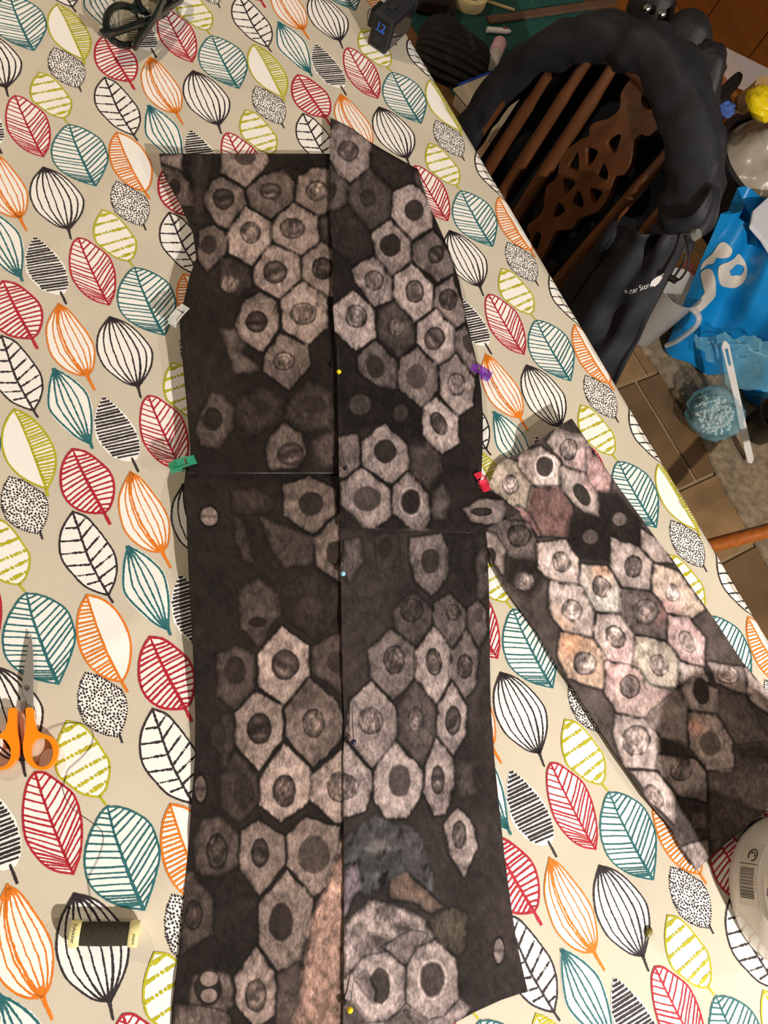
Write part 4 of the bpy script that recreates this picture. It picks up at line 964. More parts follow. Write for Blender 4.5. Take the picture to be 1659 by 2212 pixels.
mb = MB(); mb.prism([[cp(W3 * .72, .002, H3 - .004), cp(W3 + .012, .002, H3 + .012), cp(W3 + .009, .002, H3 - .022), cp(W3 - .002, .002, H3 - .026)]], vb * (D3 - .004)); mb.build('mount_frame', m_cam, ca, smooth=False, bevel=.001)

# ------------------------------------------------------------------ white plastic tub with barcode label
m_tub = mat('white_polypropylene', (226, 218, 208), .16, var=.02, nscale=10, coat=.3)
m_lab = mat('label_paper', (214, 204, 188), .4, var=.02)
tc0 = np.array([.2205, -.5500, TZ + .002]); TH = .165
tu = thing('plastic_tub', 'round glossy white plastic tub with a barcode label at the table corner', 'tub', tuple(tc0))
prof = [(.0001, 0), (.0755, 0), (.0768, .002), (.0772, .010), (.0768, .030), (.0762, .046), (.0728, .050), (.0724, .135), (.0742, .138), (.0742, .150), (.0700, .152)]
mb = MB(); mb.lathe(prof, tc0, n=72); mb.build('tub_body', m_tub, tu)
mb = MB(); mb.lathe([(.0760, .146), (.0768, .150), (.0768, .160), (.0745, TH), (.060, TH), (.057, TH - .003), (.0001, TH - .003)], tc0, n=72); mb.build('lid', m_tub, tu)
def wallp(a, h, off=.0004): 
    r = np.interp(h, [0, .003, .010, .030, .046, .050, .135], [.0755, .0768, .0772, .0768, .0762, .0728, .0724]) + off
    return tc0 + np.array([r * math.cos(a), r * math.sin(a), h])
def wall_patch(mbb, a0, a1, h0, h1, off, n=10, mth=8):
    v = [wallp(a, h, off) for h in np.linspace(h0, h1, mth) for a in np.linspace(a0, a1, n)]
    mbb.add(v, [tuple(q_) for q_ in grid_faces(mth, n)])
aL0 = math.radians(112); aL1 = math.radians(158)
mb = MB(); wall_patch(mb, aL0, aL1, .016, .044, .0004); wall_patch(mb, aL0, aL1, .054, .128, .0005)
lab = mb.build('paper_label', m_lab, tu)
random.seed(11); mb = MB(); a = aL1 - .085
while a > aL1 - .46:
    w = random.choice((.004, .004, .008, .011)); wall_patch(mb, a - w, a, .020, .040, .0008, 2, 2); a -= w + random.choice((.004, .007, .010))
mb.build('barcode', m_black, lab, smooth=False)
for txt, a_, h_, sz in (('5 012345', aL1 - .27, .0425, .0045),):
    v, f = text_mesh('|||| |||| ||||', .004)
    P = [wallp(a_ + q_[0] / .0768, h_ + q_[1] * .3, .0008) for q_ in v]
    raw('digits_line', P, f, m_black, lab, None, False)
mb = MB()
for k in range(5):
    t = k * 2 * math.pi / 5
    mb.tube([wallp(aL1 - .18 + (.0035 * math.cos(t) + .0022 * math.cos(w_)) / .073, .060 + .0035 * math.sin(t) + .0022 * math.sin(w_), .0012) for w_ in np.linspace(0, 2 * math.pi, 12)], .0004, 5)
mb.build('flower_mark', mat('mark_purple', (120, 84, 130), .6), lab)
mb = MB(); mb.tube([wallp(aL0 + .18 + .006 * math.cos(w_) / .076, .034 + .006 * math.sin(w_), .0012) for w_ in np.linspace(0, 5.4, 16)], .0005, 5)
mb.tube([wallp(aL0 + .18 + (.003 * math.cos(w_)) / .076, .034 + .003 * math.sin(w_), .0012) for w_ in np.linspace(1, 4.4, 10)], .0005, 5)
mb.tube([wallp(aL0 + .30, h_, .0012) for h_ in np.linspace(.018, .043, 6)], .0003, 5)
mb.build('recycling_mark', m_black, lab)

# ------------------------------------------------------------------ side desk with cutting mat and things on it
DZ = .50
m_oak = mat('desk_wood', (120, 84, 46), .5, var=.25, nscale=6, stretch=(1, 10, 1))
dk = thing('side_desk', 'brown wooden side desk behind the chair carrying the green mat', 'desk', (.85, 1.1, 0))
d0 = at(1000, 262, DZ)
DX0, DX1, DY0, DY1 = .44, at(1300, 0, DZ)[0], d0[1] + .012, 1.75
mb = MB(); mb.box(((DX0 + DX1) / 2, (DY0 + DY1) / 2, DZ - .018), (DX1 - DX0, DY1 - DY0, .036)); mb.build('desk_top', m_oak, dk, smooth=False, bevel=.004)
for sx in (DX0 + .05, DX1 - .05):
    for sy in (DY0 + .05, DY1 - .05):
        mb = MB(); mb.box((sx, sy, (DZ - .036) / 2), (.05, .05, DZ - .036)); mb.build('leg', m_oak, dk, smooth=False)
m_mat = mat('cutting_mat_green', (22, 70, 62), .6, var=.12, nscale=40)
mx0 = at(985, 235, DZ)[0] + .010
mt_ = thing('cutting_mat', 'dark green cutting mat on the side desk', 'mat', ((mx0 + DX1) / 2, 1.2, DZ))
mb = MB(); mb.box(((mx0 + DX1 - .05) / 2, (DY0 + .02 + 1.7) / 2, DZ + .0018), (DX1 - .05 - mx0, 1.7 - DY0 - .02, .003)); msh = mb.build('mat_sheet', m_mat, mt_, smooth=False, bevel=.001)
mb = MB(); m_line = mat('mat_lines', (60, 110, 92), .6)
for k in range(4): mb.box((mx0 + .1 * (k + 1), 1.25, DZ + .0036), (.0012, .8, .0003))
for k in range(5): mb.box(((mx0 + DX1 - .05) / 2, .92 + .15 * k, DZ + .0036), (DX1 - .08 - mx0, .0012, .0003))
mb.build('grid_print', m_line, msh, smooth=False)
MZ = DZ + .0042
# roll of masking tape
c = at(1008, 2, MZ); mb = MB()
mb.lathe([(.027, 0), (.038, 0), (.0385, .001), (.0385, .021), (.038, .022), (.027, .022), (.0265, .021), (.0265, .001), (.027, 0)], c, n=40, cap=False)
tag(mb.build('tape_roll', mat('masking_tape', (222, 202, 150), .6, var=.06)), 'roll of cream masking tape lying flat on the green mat', 'tape')
# ribbed knit hat
m_knit = mat('black_knit', (34, 30, 26), .9, var=.35, nscale=160, bump=.5, bscale=500)
hat = thing('knit_hat', 'dark ribbed knitted hat lying on the green mat', 'hat', tuple(at(985, 120, MZ)))
h0 = at(905, 78, MZ + .03); h1 = at(1060, 128, MZ + .03); hs = at(960, 160, MZ + .03) - at(995, 62, MZ + .03)
hu = (h1 - h0); hu[2] = 0; hL = np.linalg.norm(hu); hu /= hL; hv = hs - hu * (hs @ hu); hv[2] = 0; hw = np.linalg.norm(hv); hv /= hw
hc = (h0 + h1) / 2; hc[2] = MZ
nu, nv = 40, 150; P = np.zeros((nv, nu, 3))
for i in range(nv):
    a = math.pi * i / (nv - 1)
    for j in range(nu):
        t = -1 + 2 * j / (nu - 1)
        wd = hw * .5 * (1 - .10 * t - .42 * max(0, -t - .3) ** 1.5) * (max(0, 1 - t ** 8)) ** .35
        rib = 1 + .05 * math.sin(a * 26 + .6 * math.sin(t * 4)) + .03 * math.sin(a * 3 + t * 3)
        P[i, j] = hc + hu * (t * hL * .5) + hv * (-math.cos(a) * wd * rib + .012 * math.sin(t * 2.4)) + np.array([0, 0, .001 + .058 * math.sin(a) * rib * (1 - .25 * t * t) * (max(0, 1 - t ** 10)) ** .3])
grid_obj('hat_body', P, m_knit, hat)
# dark leather pouch behind the hat
m_leather = mat('dark_leather', (44, 30, 26), .5, var=.2, nscale=40, bump=.3, bscale=120)
c = at(935, 12, MZ); mb = MB(); a1 = axes(at(985, 10, MZ) - at(895, -10, MZ), (0, 0, 1)); AA = np.array([a1[0], a1[2], np.array([0, 0, 1.])])
mb.box(c + AA[1] * .0 + np.array([0, 0, .017]), (.085, .07, .032), AA, taper=.86); pch = mb.build('leather_pouch', m_leather, bevel=.008)
tag(pch, 'dark brown leather pouch behind the knit hat and the camera', 'pouch')
# pen, pink-capped bottle, ruler, stick, blue strip, box
m_pw = mat('white_plastic', (226, 220, 214), .3, var=.03); m_rd = mat('red_plastic', (200, 40, 40), .35)
pa_, pb_ = at(1052, 64, MZ + .006), at(1104, 68, MZ + .006); pn = thing('marker_pen', 'white marker pen with a red tip beside the hat', 'pen', tuple(pa_))
mb = MB(); mb.tube([pa_, pa_ + (pb_ - pa_) * .8], .0055, 12); mb.build('barrel', m_pw, pn)
mb = MB(); mb.tube([pa_ + (pb_ - pa_) * .8, pa_ + (pb_ - pa_) * .92, pb_], [.0055, .004, .0012], 12); mb.build('cone_tip', m_pw, pn)
mb = MB(); mb.box(pa_ + (pb_ - pa_) * .72 + np.array([0, 0, .0055]), (.011, .003, .002), axes(pb_ - pa_)); mb.build('red_mark', m_rd, pn, smooth=False)
bt = thing('pink_bottle', 'small clear bottle with a pale pink cap beside the hat', 'bottle', tuple(at(1075, 112, MZ)))
b0, b1 = at(1060, 140, MZ + .014), at(1080, 92, MZ + .014); bd = axes(b1 - b0); BA = np.array([bd[1], bd[2], bd[0]]); bl_ = np.linalg.norm(b1 - b0)
mb = MB(); mb.lathe([(.0001, 0), (.012, 0), (.013, .002), (.013, bl_ * .5), (.011, bl_ * .56)], b0, BA, 20); mb.build('bottle_body', mat('clear_plastic', (235, 225, 215), .1, alpha=.5), bt)
mb = MB(); mb.lathe([(.0125, bl_ * .54), (.0135, bl_ * .56), (.0135, bl_), (.012, bl_ * 1.04), (.0001, bl_ * 1.04)], b0, BA, 20); mb.build('cap', mat('pink_cap', (214, 168, 176), .35), bt)
def bar(nm, p0, p1, w, h, m_, label, cat, z=MZ):
    a_, b_ = at(*p0, z + h / 2), at(*p1, z + h / 2); e = axes(b_ - a_, (0, 0, 1)); mb = MB()
    mb.box((a_ + b_) / 2, (np.linalg.norm(b_ - a_), w, h), np.array([e[0], e[2], e[1]])); return tag(mb.build(nm, m_, smooth=False, bevel=min(w, h) * .2), label, cat)
bar('wooden_ruler', (1055, 44), (1330, 4), .018, .006, mat('old_wood', (92, 66, 50), .6, var=.25, nscale=20), 'long brown wooden ruler across the green mat', 'ruler')
bar('thin_stick', (1045, 0), (1112, 22), .006, .004, mat('pale_wood', (190, 166, 122), .6, var=.2, nscale=60), 'thin pale wooden stick beside the tape roll', 'stick')
bar('blue_tape_strip', (902, 98), (930, 112), .014, .003, mat('blue_tape', (30, 74, 190), .4), 'short blue tape strip at the desk edge under the hat', 'tape', DZ)
bx_ = thing('storage_box', 'translucent white plastic box with a blue rim in front of the mat', 'box', tuple(at(1040, 215, DZ)))
mb = MB(); q0, q1 = at(985, 205, DZ + .05), at(1085, 165, DZ + .05); e = axes(q1 - q0, (0, 0, 1)); E3 = np.array([e[0], e[2], np.array([0, 0, 1.])])
cc = at(1056, 238, DZ + .018); mb.box(cc, (.10, .10, .034), E3, taper=1.05); bxb = mb.build('box_body', mat('box_frosted', (196, 182, 158), .35, var=.05), bx_, smooth=False, bevel=.008)
mb = MB(); mb.box(cc - E3[1] * .0 + np.array([0, 0, .019]), (.112, .111, .006), E3); blid = mb.build('lid', mat('box_frosted', (214, 204, 186), .35), bx_, smooth=False, bevel=.003)
mb = MB(); 
s_ = 1 if (prj(cc + E3[1] * .05)[1] < prj(cc - E3[1] * .05)[1]) else -1; mb.box(cc + E3[1] * s_ * .057 + np.array([0, 0, .019]), (.08, .004, .008), E3)
mb.build('blue_clip_rail', mat('blue_plastic', (28, 76, 190), .35), blid, smooth=False, bevel=.001)

# ------------------------------------------------------------------ wheel-back chair
m_ch = mat('chair_wood', (88, 52, 28), .38, var=.3, nscale=8, stretch=(6, 6, 1), coat=.2)
X0, LEAN = .50, .20
def CHP(yy, zz, off=0.0): return np.array([X0 + LEAN * (zz - .45) + off, yy, zz])
def chpx(px, py, off=0.0): return on_plane(px, py, (1, 0, -LEAN), X0 - LEAN * .45 + off)
ch = thing('wheelback_chair', 'brown wooden wheel-back chair draped with the black jacket', 'chair', (.3, .39, 0))
hoop = [CHP(*p) for p in ((.592, .44), (.592, .58), (.580, .70), (.535, .79), (.46, .845), (.385, .862), (.31, .852), (.245, .82), (.215, .76), (.205, .66), (.203, .55), (.203, .44))]
mb = MB(); mb.tube(smooth_poly(hoop, 60), .014, 12); mb.build('back_hoop', m_ch, ch)
for (t_, b_) in (((1186, 160), (1052, 372)), ((1275, 122), (1086, 420)), ((1342, 118), (1110, 478)), ((1460, 312), (1205, 610)), ((1490, 380), (1250, 690))):
    T = chpx(*t_); B = chpx(*b_); d = (B - T) / (T[2] - B[2]); B = B + d * max(0, (B[2] - .44)); 
    mb = MB(); mb.tube(smooth_poly([T, T * .6 + B * .4, B], 14), [.0085] * 3 + [.0105] * 4 + [.0115] * 4 + [.0095] * 3, 10); mb.build('spindle', m_ch, ch)
CC = lambda p, off=0.0: chpx(1000 + p[0] / 2.9625, 60 + p[1] / 2.9625, off)
SO = [(1140, 240), (1215, 290), (1145, 430), (1150, 500), (1200, 525), (1290, 440), (1340, 520), (1200, 690), (1140, 680), (1090, 740), (1070, 860), (1030, 940), (975, 950), (955, 1000), (930, 1080), (870, 1170), (800, 1200), (740, 1225), (690, 1290), (600, 1300), (560, 1370), (500, 1490), (400, 1640), (300, 1600), (400, 1400), (430, 1340), (410, 1270), (500, 1190), (520, 1100), (535, 1010), (600, 965), (620, 840), (680, 765), (760, 712), (805, 690), (810, 640), (850, 602), (930, 580), (1000, 520), (1010, 420), (1060, 340)]
SH = [[(790, 770), (850, 780), (860, 810), (810, 880), (790, 860)], [(735, 800), (740, 900), (725, 915), (670, 890), (690, 850)], [(900, 870), (925, 920), (915, 975), (850, 945)],
      [(650, 965), (715, 985), (700, 1020), (655, 1065), (640, 1010)], [(735, 1045), (765, 1090), (765, 1150), (700, 1130)], [(815, 1030), (890, 1050), (870, 1090), (830, 1130)],
      [(1005, 680), (995, 750), (965, 805), (915, 730)], [(610, 1120), (650, 1170), (580, 1215)], [(470, 1310), (500, 1330), (470, 1420), (430, 1400)]]
mb = MB(); mb.prism([[CC(p) for p in smooth_poly(SO, 110, True)]] + [[CC(p) for p in smooth_poly(h_, 14, True)] for h_ in SH], (.011, 0, -.0022))
mb.build('wheel_splat', m_ch, ch, smooth=False, bevel=.0012)
mb = MB(); so = [np.array([.30 + .215 * math.cos(t) * (1.0 if math.cos(t) > 0 else .95), .397 + .215 * math.sin(t) * (1 - .08 * math.cos(t)), .425]) for t in np.linspace(0, 2 * math.pi, 40, endpoint=False)]
mb.prism([so], (0, 0, .032)); mb.build('seat', m_ch, ch, bevel=.008)
for sx, sy in ((-1, -1), (-1, 1), (1, -1), (1, 1)):
    mb = MB(); top = np.array([.30 + sx * .13, .397 + sy * .13, .43]); bot = np.array([.30 + sx * .19, .397 + sy * .18, .002])
    mb.tube([top + (bot - top) * t for t in np.linspace(0, 1, 12)], [.014, .015, .018, .019, .017, .014, .017, .018, .016, .014, .013, .011], 12); mb.build('leg', m_ch, ch)
for sy in (-1, 1):
    mb = MB(); mb.tube([(.135, .397 + sy * .155, .2), (.30, .397 + sy * .155, .2), (.465, .397 + sy * .155, .2)], [.009, .013, .009], 10); mb.build('stretcher', m_ch, ch)
mb = MB(); mb.tube([(.30, .245, .2), (.30, .397, .2), (.30, .55, .2)], [.009, .013, .009], 10); mb.build('stretcher', m_ch, ch)

# ------------------------------------------------------------------ black jacket over the chair back
m_jk = mat('black_nylon', (27, 27, 32), .62, var=.2, nscale=30, bump=.7, bscale=28, spec=.4)
m_jin = mat('jacket_lining', (12, 13, 17), .9, var=.15)
jk = thing('jacket', 'black rain jacket hung over the back of the wheel-back chair', 'jacket', (.56, .39, .5))
def sweep(path, rad, n, seed, amp):
    P = np.array(path); k = len(P); T = np.gradient(P, axis=0); T /= np.linalg.norm(T, axis=1, keepdims=True)
    out = np.zeros((k, n + 1, 3)); Nf = np.array([1, 0, -LEAN]); Nf /= np.linalg.norm(Nf)
    for i in range(k):
        B = np.cross(T[i], Nf); B /= np.linalg.norm(B)
        for j in range(n + 1):
            a = 2 * math.pi * j / n; aa = a % (2 * math.pi)
            w = 1 + amp * (vnoise(np.array(i * 1.0), np.array(6 * math.cos(aa)), 5.0, seed) + vnoise(np.array(i * 1.0 + 3 * math.sin(aa)), np.array(9 * math.sin(aa)), 2.6, seed + 1))
            out[i, j] = P[i] + rad[i] * w * (math.cos(aa) * B + .85 * math.sin(aa) * Nf)
    return out
jpath = [chpx(x, y_, .004) for x, y_ in ((975, 372), (1000, 318), (1032, 262), (1078, 196), (1140, 138), (1220, 96), (1310, 84), (1392, 108), (1450, 170), (1490, 250), (1504, 330), (1498, 410), (1474, 474), (1450, 515))]
JP = smooth_poly(jpath, 90)
rad = np.interp(np.linspace(0, 1, 90), [0, .08, .25, .45, .6, .75, .88, 1], [.024, .027, .031, .033, .036, .038, .038, .034])
grid_obj('collar_roll', sweep(JP, rad, 36, 61, .32), m_jk, jk)
# body of the jacket hanging behind the spindles
yy = np.linspace(.215, .60, 60); zz = np.linspace(.30, .86, 50)
YY, ZZ = np.meshgrid(yy, zz)
top = np.interp(YY, [.2, .24, .31, .385, .46, .535, .60], [.74, .82, .85, .86, .845, .79, .66])
Zb = .30 + (top - .30) * (ZZ - .30) / .56
Pb = np.stack([X0 + LEAN * (Zb - .45) + .055 + .012 * np.sin(YY * 60 + ZZ * 4) * (1 - (ZZ - .3)), YY, Zb], -1)
grid_obj('back_body', Pb, m_jin, jk)
# front part hanging down beside the seat
ct = [chpx(1352, 470, -.035), chpx(1420, 500, -.055), chpx(1492, 500, -.045)]
cb = [chpx(1150, 700, -.03), chpx(1222, 850, -.06), chpx(1290, 905, -.05)]
tp = smooth_poly(ct, 70); bt_ = smooth_poly(cb, 70)
U, V = np.meshgrid(np.linspace(0, 1, 70), np.linspace(0, 1, 90))
Pf = tp[None] * (1 - V[..., None]) + bt_[None] * V[..., None]
ed = np.sin(np.pi * np.clip(U, 0, 1)) ** .5
fold = .011 * np.sin(U * 17 + V * 2.0) * (.35 + .65 * (1 - V)) + .010 * np.sin(U * 7 - V * 3 + 1) + .012 * vnoise(U * 10, V * 12, 1.6, 71) + .016 * vnoise(U * 10, V * 30, 2.2, 72) * np.exp(-V * 5)
Nf = np.array([-1, 0, LEAN]); Nf /= np.linalg.norm(Nf)
_q = prj(Pf); _d = (_q[..., 0] - 1386) ** 2 + (_q[..., 1] - 624) ** 2; _i = np.unravel_index(np.argmin(_d), _d.shape); _u0, _v0 = U[_i], V[_i]
fold = fold * (1 - .9 * np.exp(-((U - _u0) / .30) ** 2 - ((V - _v0) / .16) ** 2))
Pf = Pf + Nf * (fold + .02 * ed * (1 - .4 * V))[..., None]
jfb = o = grid_obj('front_body', Pf, m_jk, jk); so_ = o.modifiers.new('thickness', 'SOLIDIFY'); so_.thickness = .004
# cord and toggles
m_cord = mat('black_cord', (14, 14, 16), .5); m_gry = mat('grey_toggle', (112, 112, 108), .45)
def jp(px, py, off=-.07): return chpx(px, py, off)
mb = MB(); mb.tube(smooth_poly([jp(1482, 508), jp(1488, 540), jp(1486, 575), jp(1470, 602), jp(1452, 606), jp(1462, 590), jp(1480, 560), jp(1484, 530), jp(1478, 508)], 40), .0016, 7); jcord = mb.build('draw_cord', m_cord, jk)
mb = MB(); mb.tube([jp(1446, 600), jp(1452, 602), jp(1460, 607)], .0045, 10); mb.build('cord_end', m_cord, jcord)
mb = MB(); mb.tube([jp(1494, 508), jp(1500, 508), jp(1510, 504)], [.005, .0075, .006], 12); mb.build('toggle', m_gry, jcord)
mb = MB(); mb.tube(smooth_poly([jp(1548, 405, -.02), jp(1545, 440, -.03), jp(1528, 480, -.04), jp(1508, 505, -.05)], 24), .006, 6, flat=.35); mb.build('hem_strap', m_jk, jk)
# zip line
mb = MB(); k0 = 12; mb.tube([Pf[i, k0] + Nf * .004 for i in range(8, 90, 3)], .0018, 6); mb.build('zip', m_cord, jfb)
# white logo lettering
m_wp = mat('white_transfer', (236, 234, 232), .5, var=.02)
pxy = prj(Pf)
def near(px, py): return np.unravel_index(np.argmin((pxy[..., 0] - px) ** 2 + (pxy[..., 1] - py) ** 2), pxy.shape[:2])
ia, ib = near(1352, 634), near(1422, 612)
Pa, Pbb = Pf[ia], Pf[ib]; ex = Pbb - Pa; wl = np.linalg.norm(ex); ex /= wl
vw = CAM - (Pa + Pbb) / 2; vw /= np.linalg.norm(vw); ey = np.cross(vw, ex); ey /= np.linalg.norm(ey)
v, f = text_mesh('Peter Storm', 1.0); wtxt = v[:, 0].max() - v[:, 0].min(); k = wl * .86 / wtxt
P = [(Pa * .57 + Pbb * .43) + ex * q_[0] * k + ey * q_[1] * k * 1.25 for q_ in v]
P = [Pf[near(*prj(p_))] * .0 + p_ + vw * (max(0.0, (Pf[near(*prj(p_))] - p_) @ vw) + .005) for p_ in P]
lt = raw('lettering', P, f, m_wp, jfb, None, False); lt['label'] = 'white printed name on the jacket'
mb = MB(); mb.prism([[Pbb + ex * (a_ * .011 - .004) + ey * (b_ * .007) + vw * .012 for a_, b_ in ((-.7, -.2), (-.5, .5), (0, .9), (.6, 1.1), (1.3, 1.3), (.9, .5), (.4, -.2), (-.2, -.6))]], vw * .0004); mb.build('drop_emblem', m_wp, jfb, smooth=False)

# ------------------------------------------------------------------ black bag behind the chair
m_bag = mat('black_bag_cloth', (20, 18, 20), .6, var=.2, nscale=40, bump=.3, bscale=200)
bg = thing('black_bag', 'black bag with shiny studs hanging behind the chair back', 'bag', (.70, .34, .4))
BGL = [lump(chpx(px, py, off), 1.0, 30, 20, 130 + k_, .10, ex_) for k_, (px, py, off, ex_) in enumerate(((1405, 22, .10, (.03, .036, .045)), (1462, 120, .10, (.035, .045, .06)), (1503, 175, .10, (.03, .032, .055)), (1440, 260, .11, (.035, .06, .12))))]
for k_, L_ in enumerate(BGL): grid_obj(('bag_pocket', 'bag_pocket', 'bag_pocket', 'bag_body')[k_], L_, m_bag, bg)
mb = MB(); mb.tube(smooth_poly([chpx(1480, 75, .09), chpx(1510, 95, .09), chpx(1535, 140, .09), chpx(1525, 200, .09)], 20), .010, 8, flat=.4); mb.build('bag_strap', m_bag, bg)
for px, py in ((1396, 19), (1428, 31), (1470, 158)):
    mb = MB(); c = chpx(px, py, .065); mb.lathe([(.0001, .004), (.004, .003), (.006, 0), (.0061, -.004)], c, axes((0, 1, 0), (0, 0, 1)) if False else np.array([[0, 1, 0], [0, 0, 1], [-1, 0, 0]]), 14); mb.build('stud', m_steel, bg)

# ------------------------------------------------------------------ rug
m_rug = mat('rug_pile', (140, 122, 98), .95, var=.35, nscale=60, bump=.9, bscale=260)
edge_px = [(1330, 650), (1372, 725), (1420, 790), (1476, 868), (1518, 945), (1560, 1030), (1610, 1120), (1662, 1215), (1720, 1330)]
E_ = np.array([at(x, y_, .012) for x, y_ in edge_px]); E_ = smooth_poly(E_, 90)
nrm = np.array([.83, .55, 0]); rows = []
for i, k in enumerate(np.linspace(0, 1, 70)):
    R_ = E_ + np.outer(np.ones(90), np.array([.95, .12, 0])) * (k * .75)
    R_[:, 0] += (.004 * vnoise(np.arange(90), np.zeros(90), 1.2, 81) + .006 * vnoise(np.arange(90), np.zeros(90), 4, 82)) * (1 - k)
    R_[:, 2] = .010 + .004 * vnoise(np.arange(90) * 3.1, np.full(90, i * 3.7), 2.0, 83) + .003 * vnoise(np.arange(90), np.full(90, float(i)), 5.0, 84)
    rows.append(R_)
rows = [rows[0] * np.array([1, 1, 0]) + np.array([-.002, -.002, .001])] + rows
rug = thing('rug', 'beige looped-pile rug with a worn edge on the tiled floor', 'rug', tuple(E_[45] + np.array([.3, 0, -.012])))
grid_obj('rug_pile', np.array(rows), m_rug, rug)

# ------------------------------------------------------------------ blue shopping bag
m_bb = mat('blue_bag_plastic', (14, 130, 196), .35, var=.14, nscale=8, bump=.25, bscale=40)
m_cr = mat('bag_letter_cream', (206, 196, 184), .45, var=.05)
bb = thing('shopping_bag', 'bright blue shopping bag with cream rounded letters standing on the floor', 'bag', tuple(at(1560, 740, .015)))
def bagp(u, v):                                       # u along the front, v upwards
    BL, BR, TL, TR = at(1438, 748, .016), at(1700, 905, .016), at(1560, 452, .38), at(1765, 560, .38)
    u = np.asarray(u, float)[..., None]; v = np.asarray(v, float)[..., None]
    P = (BL * (1 - u) + BR * u) * (1 - v) + (TL * (1 - u) + TR * u) * v
    n = np.cross(BR - BL, TL - BL); n /= np.linalg.norm(n)
    if n @ (CAM - BL) < 0: n = -n
    u0, v0 = u[..., 0], v[..., 0]
    w = .022 * np.sin(u0 * 9 + v0 * 2.5) + .014 * np.sin(u0 * 19 - v0 * 4 + 1) + .035 * vnoise(u0 * 10, v0 * 10, 2.2, 91) + .035 * np.sin(np.pi * np.clip(v0, 0, 1)) * np.sin(np.pi * np.clip(u0, 0, 1))
    return P + n * w[..., None]
U, V = np.meshgrid(np.linspace(0, 1, 60), np.linspace(0, 1, 60))
F_ = bagp(U, V)
back = np.array([.09, .05, 0])
bfr = grid_obj('bag_front', F_, m_bb, bb)
Bk = F_ + back; grid_obj('bag_back', Bk, m_bb, bb)
for nm, col_ in (('bag_side', 0), ('bag_side', -1)):
    k = np.linspace(0, 1, 12)[None, :, None]
    S_ = F_[:, col_][:, None] * (1 - k) + Bk[:, col_][:, None] * k
    S_ = S_ + (np.array([-.02, .03, 0]) * (1 if col_ == 0 else -1) * np.sin(np.pi * k)) * -1
    grid_obj(nm, S_, m_bb, bb)
def letter(nm, poly_uv, hole=None):
    nseg = 60; A_ = smooth_poly(poly_uv, nseg, True)
    if hole is None:
        P_ = np.concatenate([[A_.mean(0) + (A_ - A_.mean(0)) * s_ for s_ in np.linspace(.02, 1, 8)]])
    else:
        H_ = smooth_poly(hole, nseg, True); P_ = np.array([H_ * (1 - s_) + A_ * s_ for s_ in np.linspace(0, 1, 8)])
    P_ = np.concatenate([P_, P_[:, :1]], 1)
    W_ = bagp(P_[..., 0], P_[..., 1]); n = CAM - W_; n /= np.linalg.norm(n, axis=-1, keepdims=True)
    grid_obj(nm, W_ + n * .002, m_cr, bfr)
uvs = np.stack(np.meshgrid(np.linspace(-.1, 1.1, 90), np.linspace(-.1, 1.1, 90)), -1); uvp = prj(bagp(uvs[..., 0], uvs[..., 1]))
def uv_of(px, py):
    d_ = (uvp[..., 0] - px) ** 2 + (uvp[..., 1] - py) ** 2; return tuple(uvs[np.unravel_index(np.argmin(d_), d_.shape)])
L4 = lambda p: uv_of(1359 + p[0] / 5.53, 440 + p[1] / 5.53)
letter('lettering', [L4(p) for p in ((1060, 800), (1120, 720), (1240, 660), (1310, 610), (1360, 660), (1410, 800), (1360, 940), (1240, 1000), (1120, 990))], [L4(p) for p in ((1200, 800), (1230, 775), (1280, 740), (1320, 725), (1350, 740), (1370, 800), (1340, 860), (1270, 870), (1215, 850))])
letter('lettering', [L4(p) for p in ((850, 850), (930, 780), (1000, 810), (1040, 950), (1040, 1100), (960, 1200), (860, 1290), (770, 1290), (800, 1190), (900, 1120), (930, 1000), (900, 900))])
letter('lettering', [L4(p) for p in ((980, 600), (1080, 490), (1170, 470), (1230, 540), (1200, 640), (1120, 620), (1060, 600), (1020, 700), (900, 740), (850, 800), (880, 690))])
# white sheet sticking out of the bag
m_pap = mat('white_paper', (214, 216, 224), .7, var=.04)
mb = MB(); q = [at(x, y_, .39) for x, y_ in ((1655, 432), (1622, 462), (1616, 492), (1640, 520), (1662, 555), (1700, 560), (1700, 432))]
mb.prism([q], (.004, .004, .008)); tag(mb.build('white_packet', m_pap, smooth=False, bevel=.003), 'white paper packet poking out of the blue shopping bag', 'packet')

# ------------------------------------------------------------------ measuring jug
m_jug = mat('jug_plastic', (206, 204, 200), .2, alpha=.55, var=.03)
jr = at(1474, 622, .205); jc = np.array([jr[0], jr[1], .016])
jg = thing('measuring_jug', 'translucent plastic measuring jug on the rug beside the blue bag', 'jug', tuple(jc))
mb = MB(); mb.lathe([(.0001, 0), (.043, 0), (.046, .004), (.055, .182), (.058, .189), (.0555, .189), (.053, .182), (.044, .008), (.0001, .006)], jc, n=40); mb.build('jug_body', m_jug, jg)
hd = at(1506, 668, .205) - jr; hd[2] = 0; hd /= np.linalg.norm(hd)
mb = MB(); mb.tube(smooth_poly([jc + hd * .053 + [0, 0, .178], jc + hd * .080 + [0, 0, .180], jc + hd * .092 + [0, 0, .155], jc + hd * .088 + [0, 0, .09], jc + hd * .078 + [0, 0, .05]], 26), .009, 10, flat=.7); mb.build('handle', m_jug, jg)
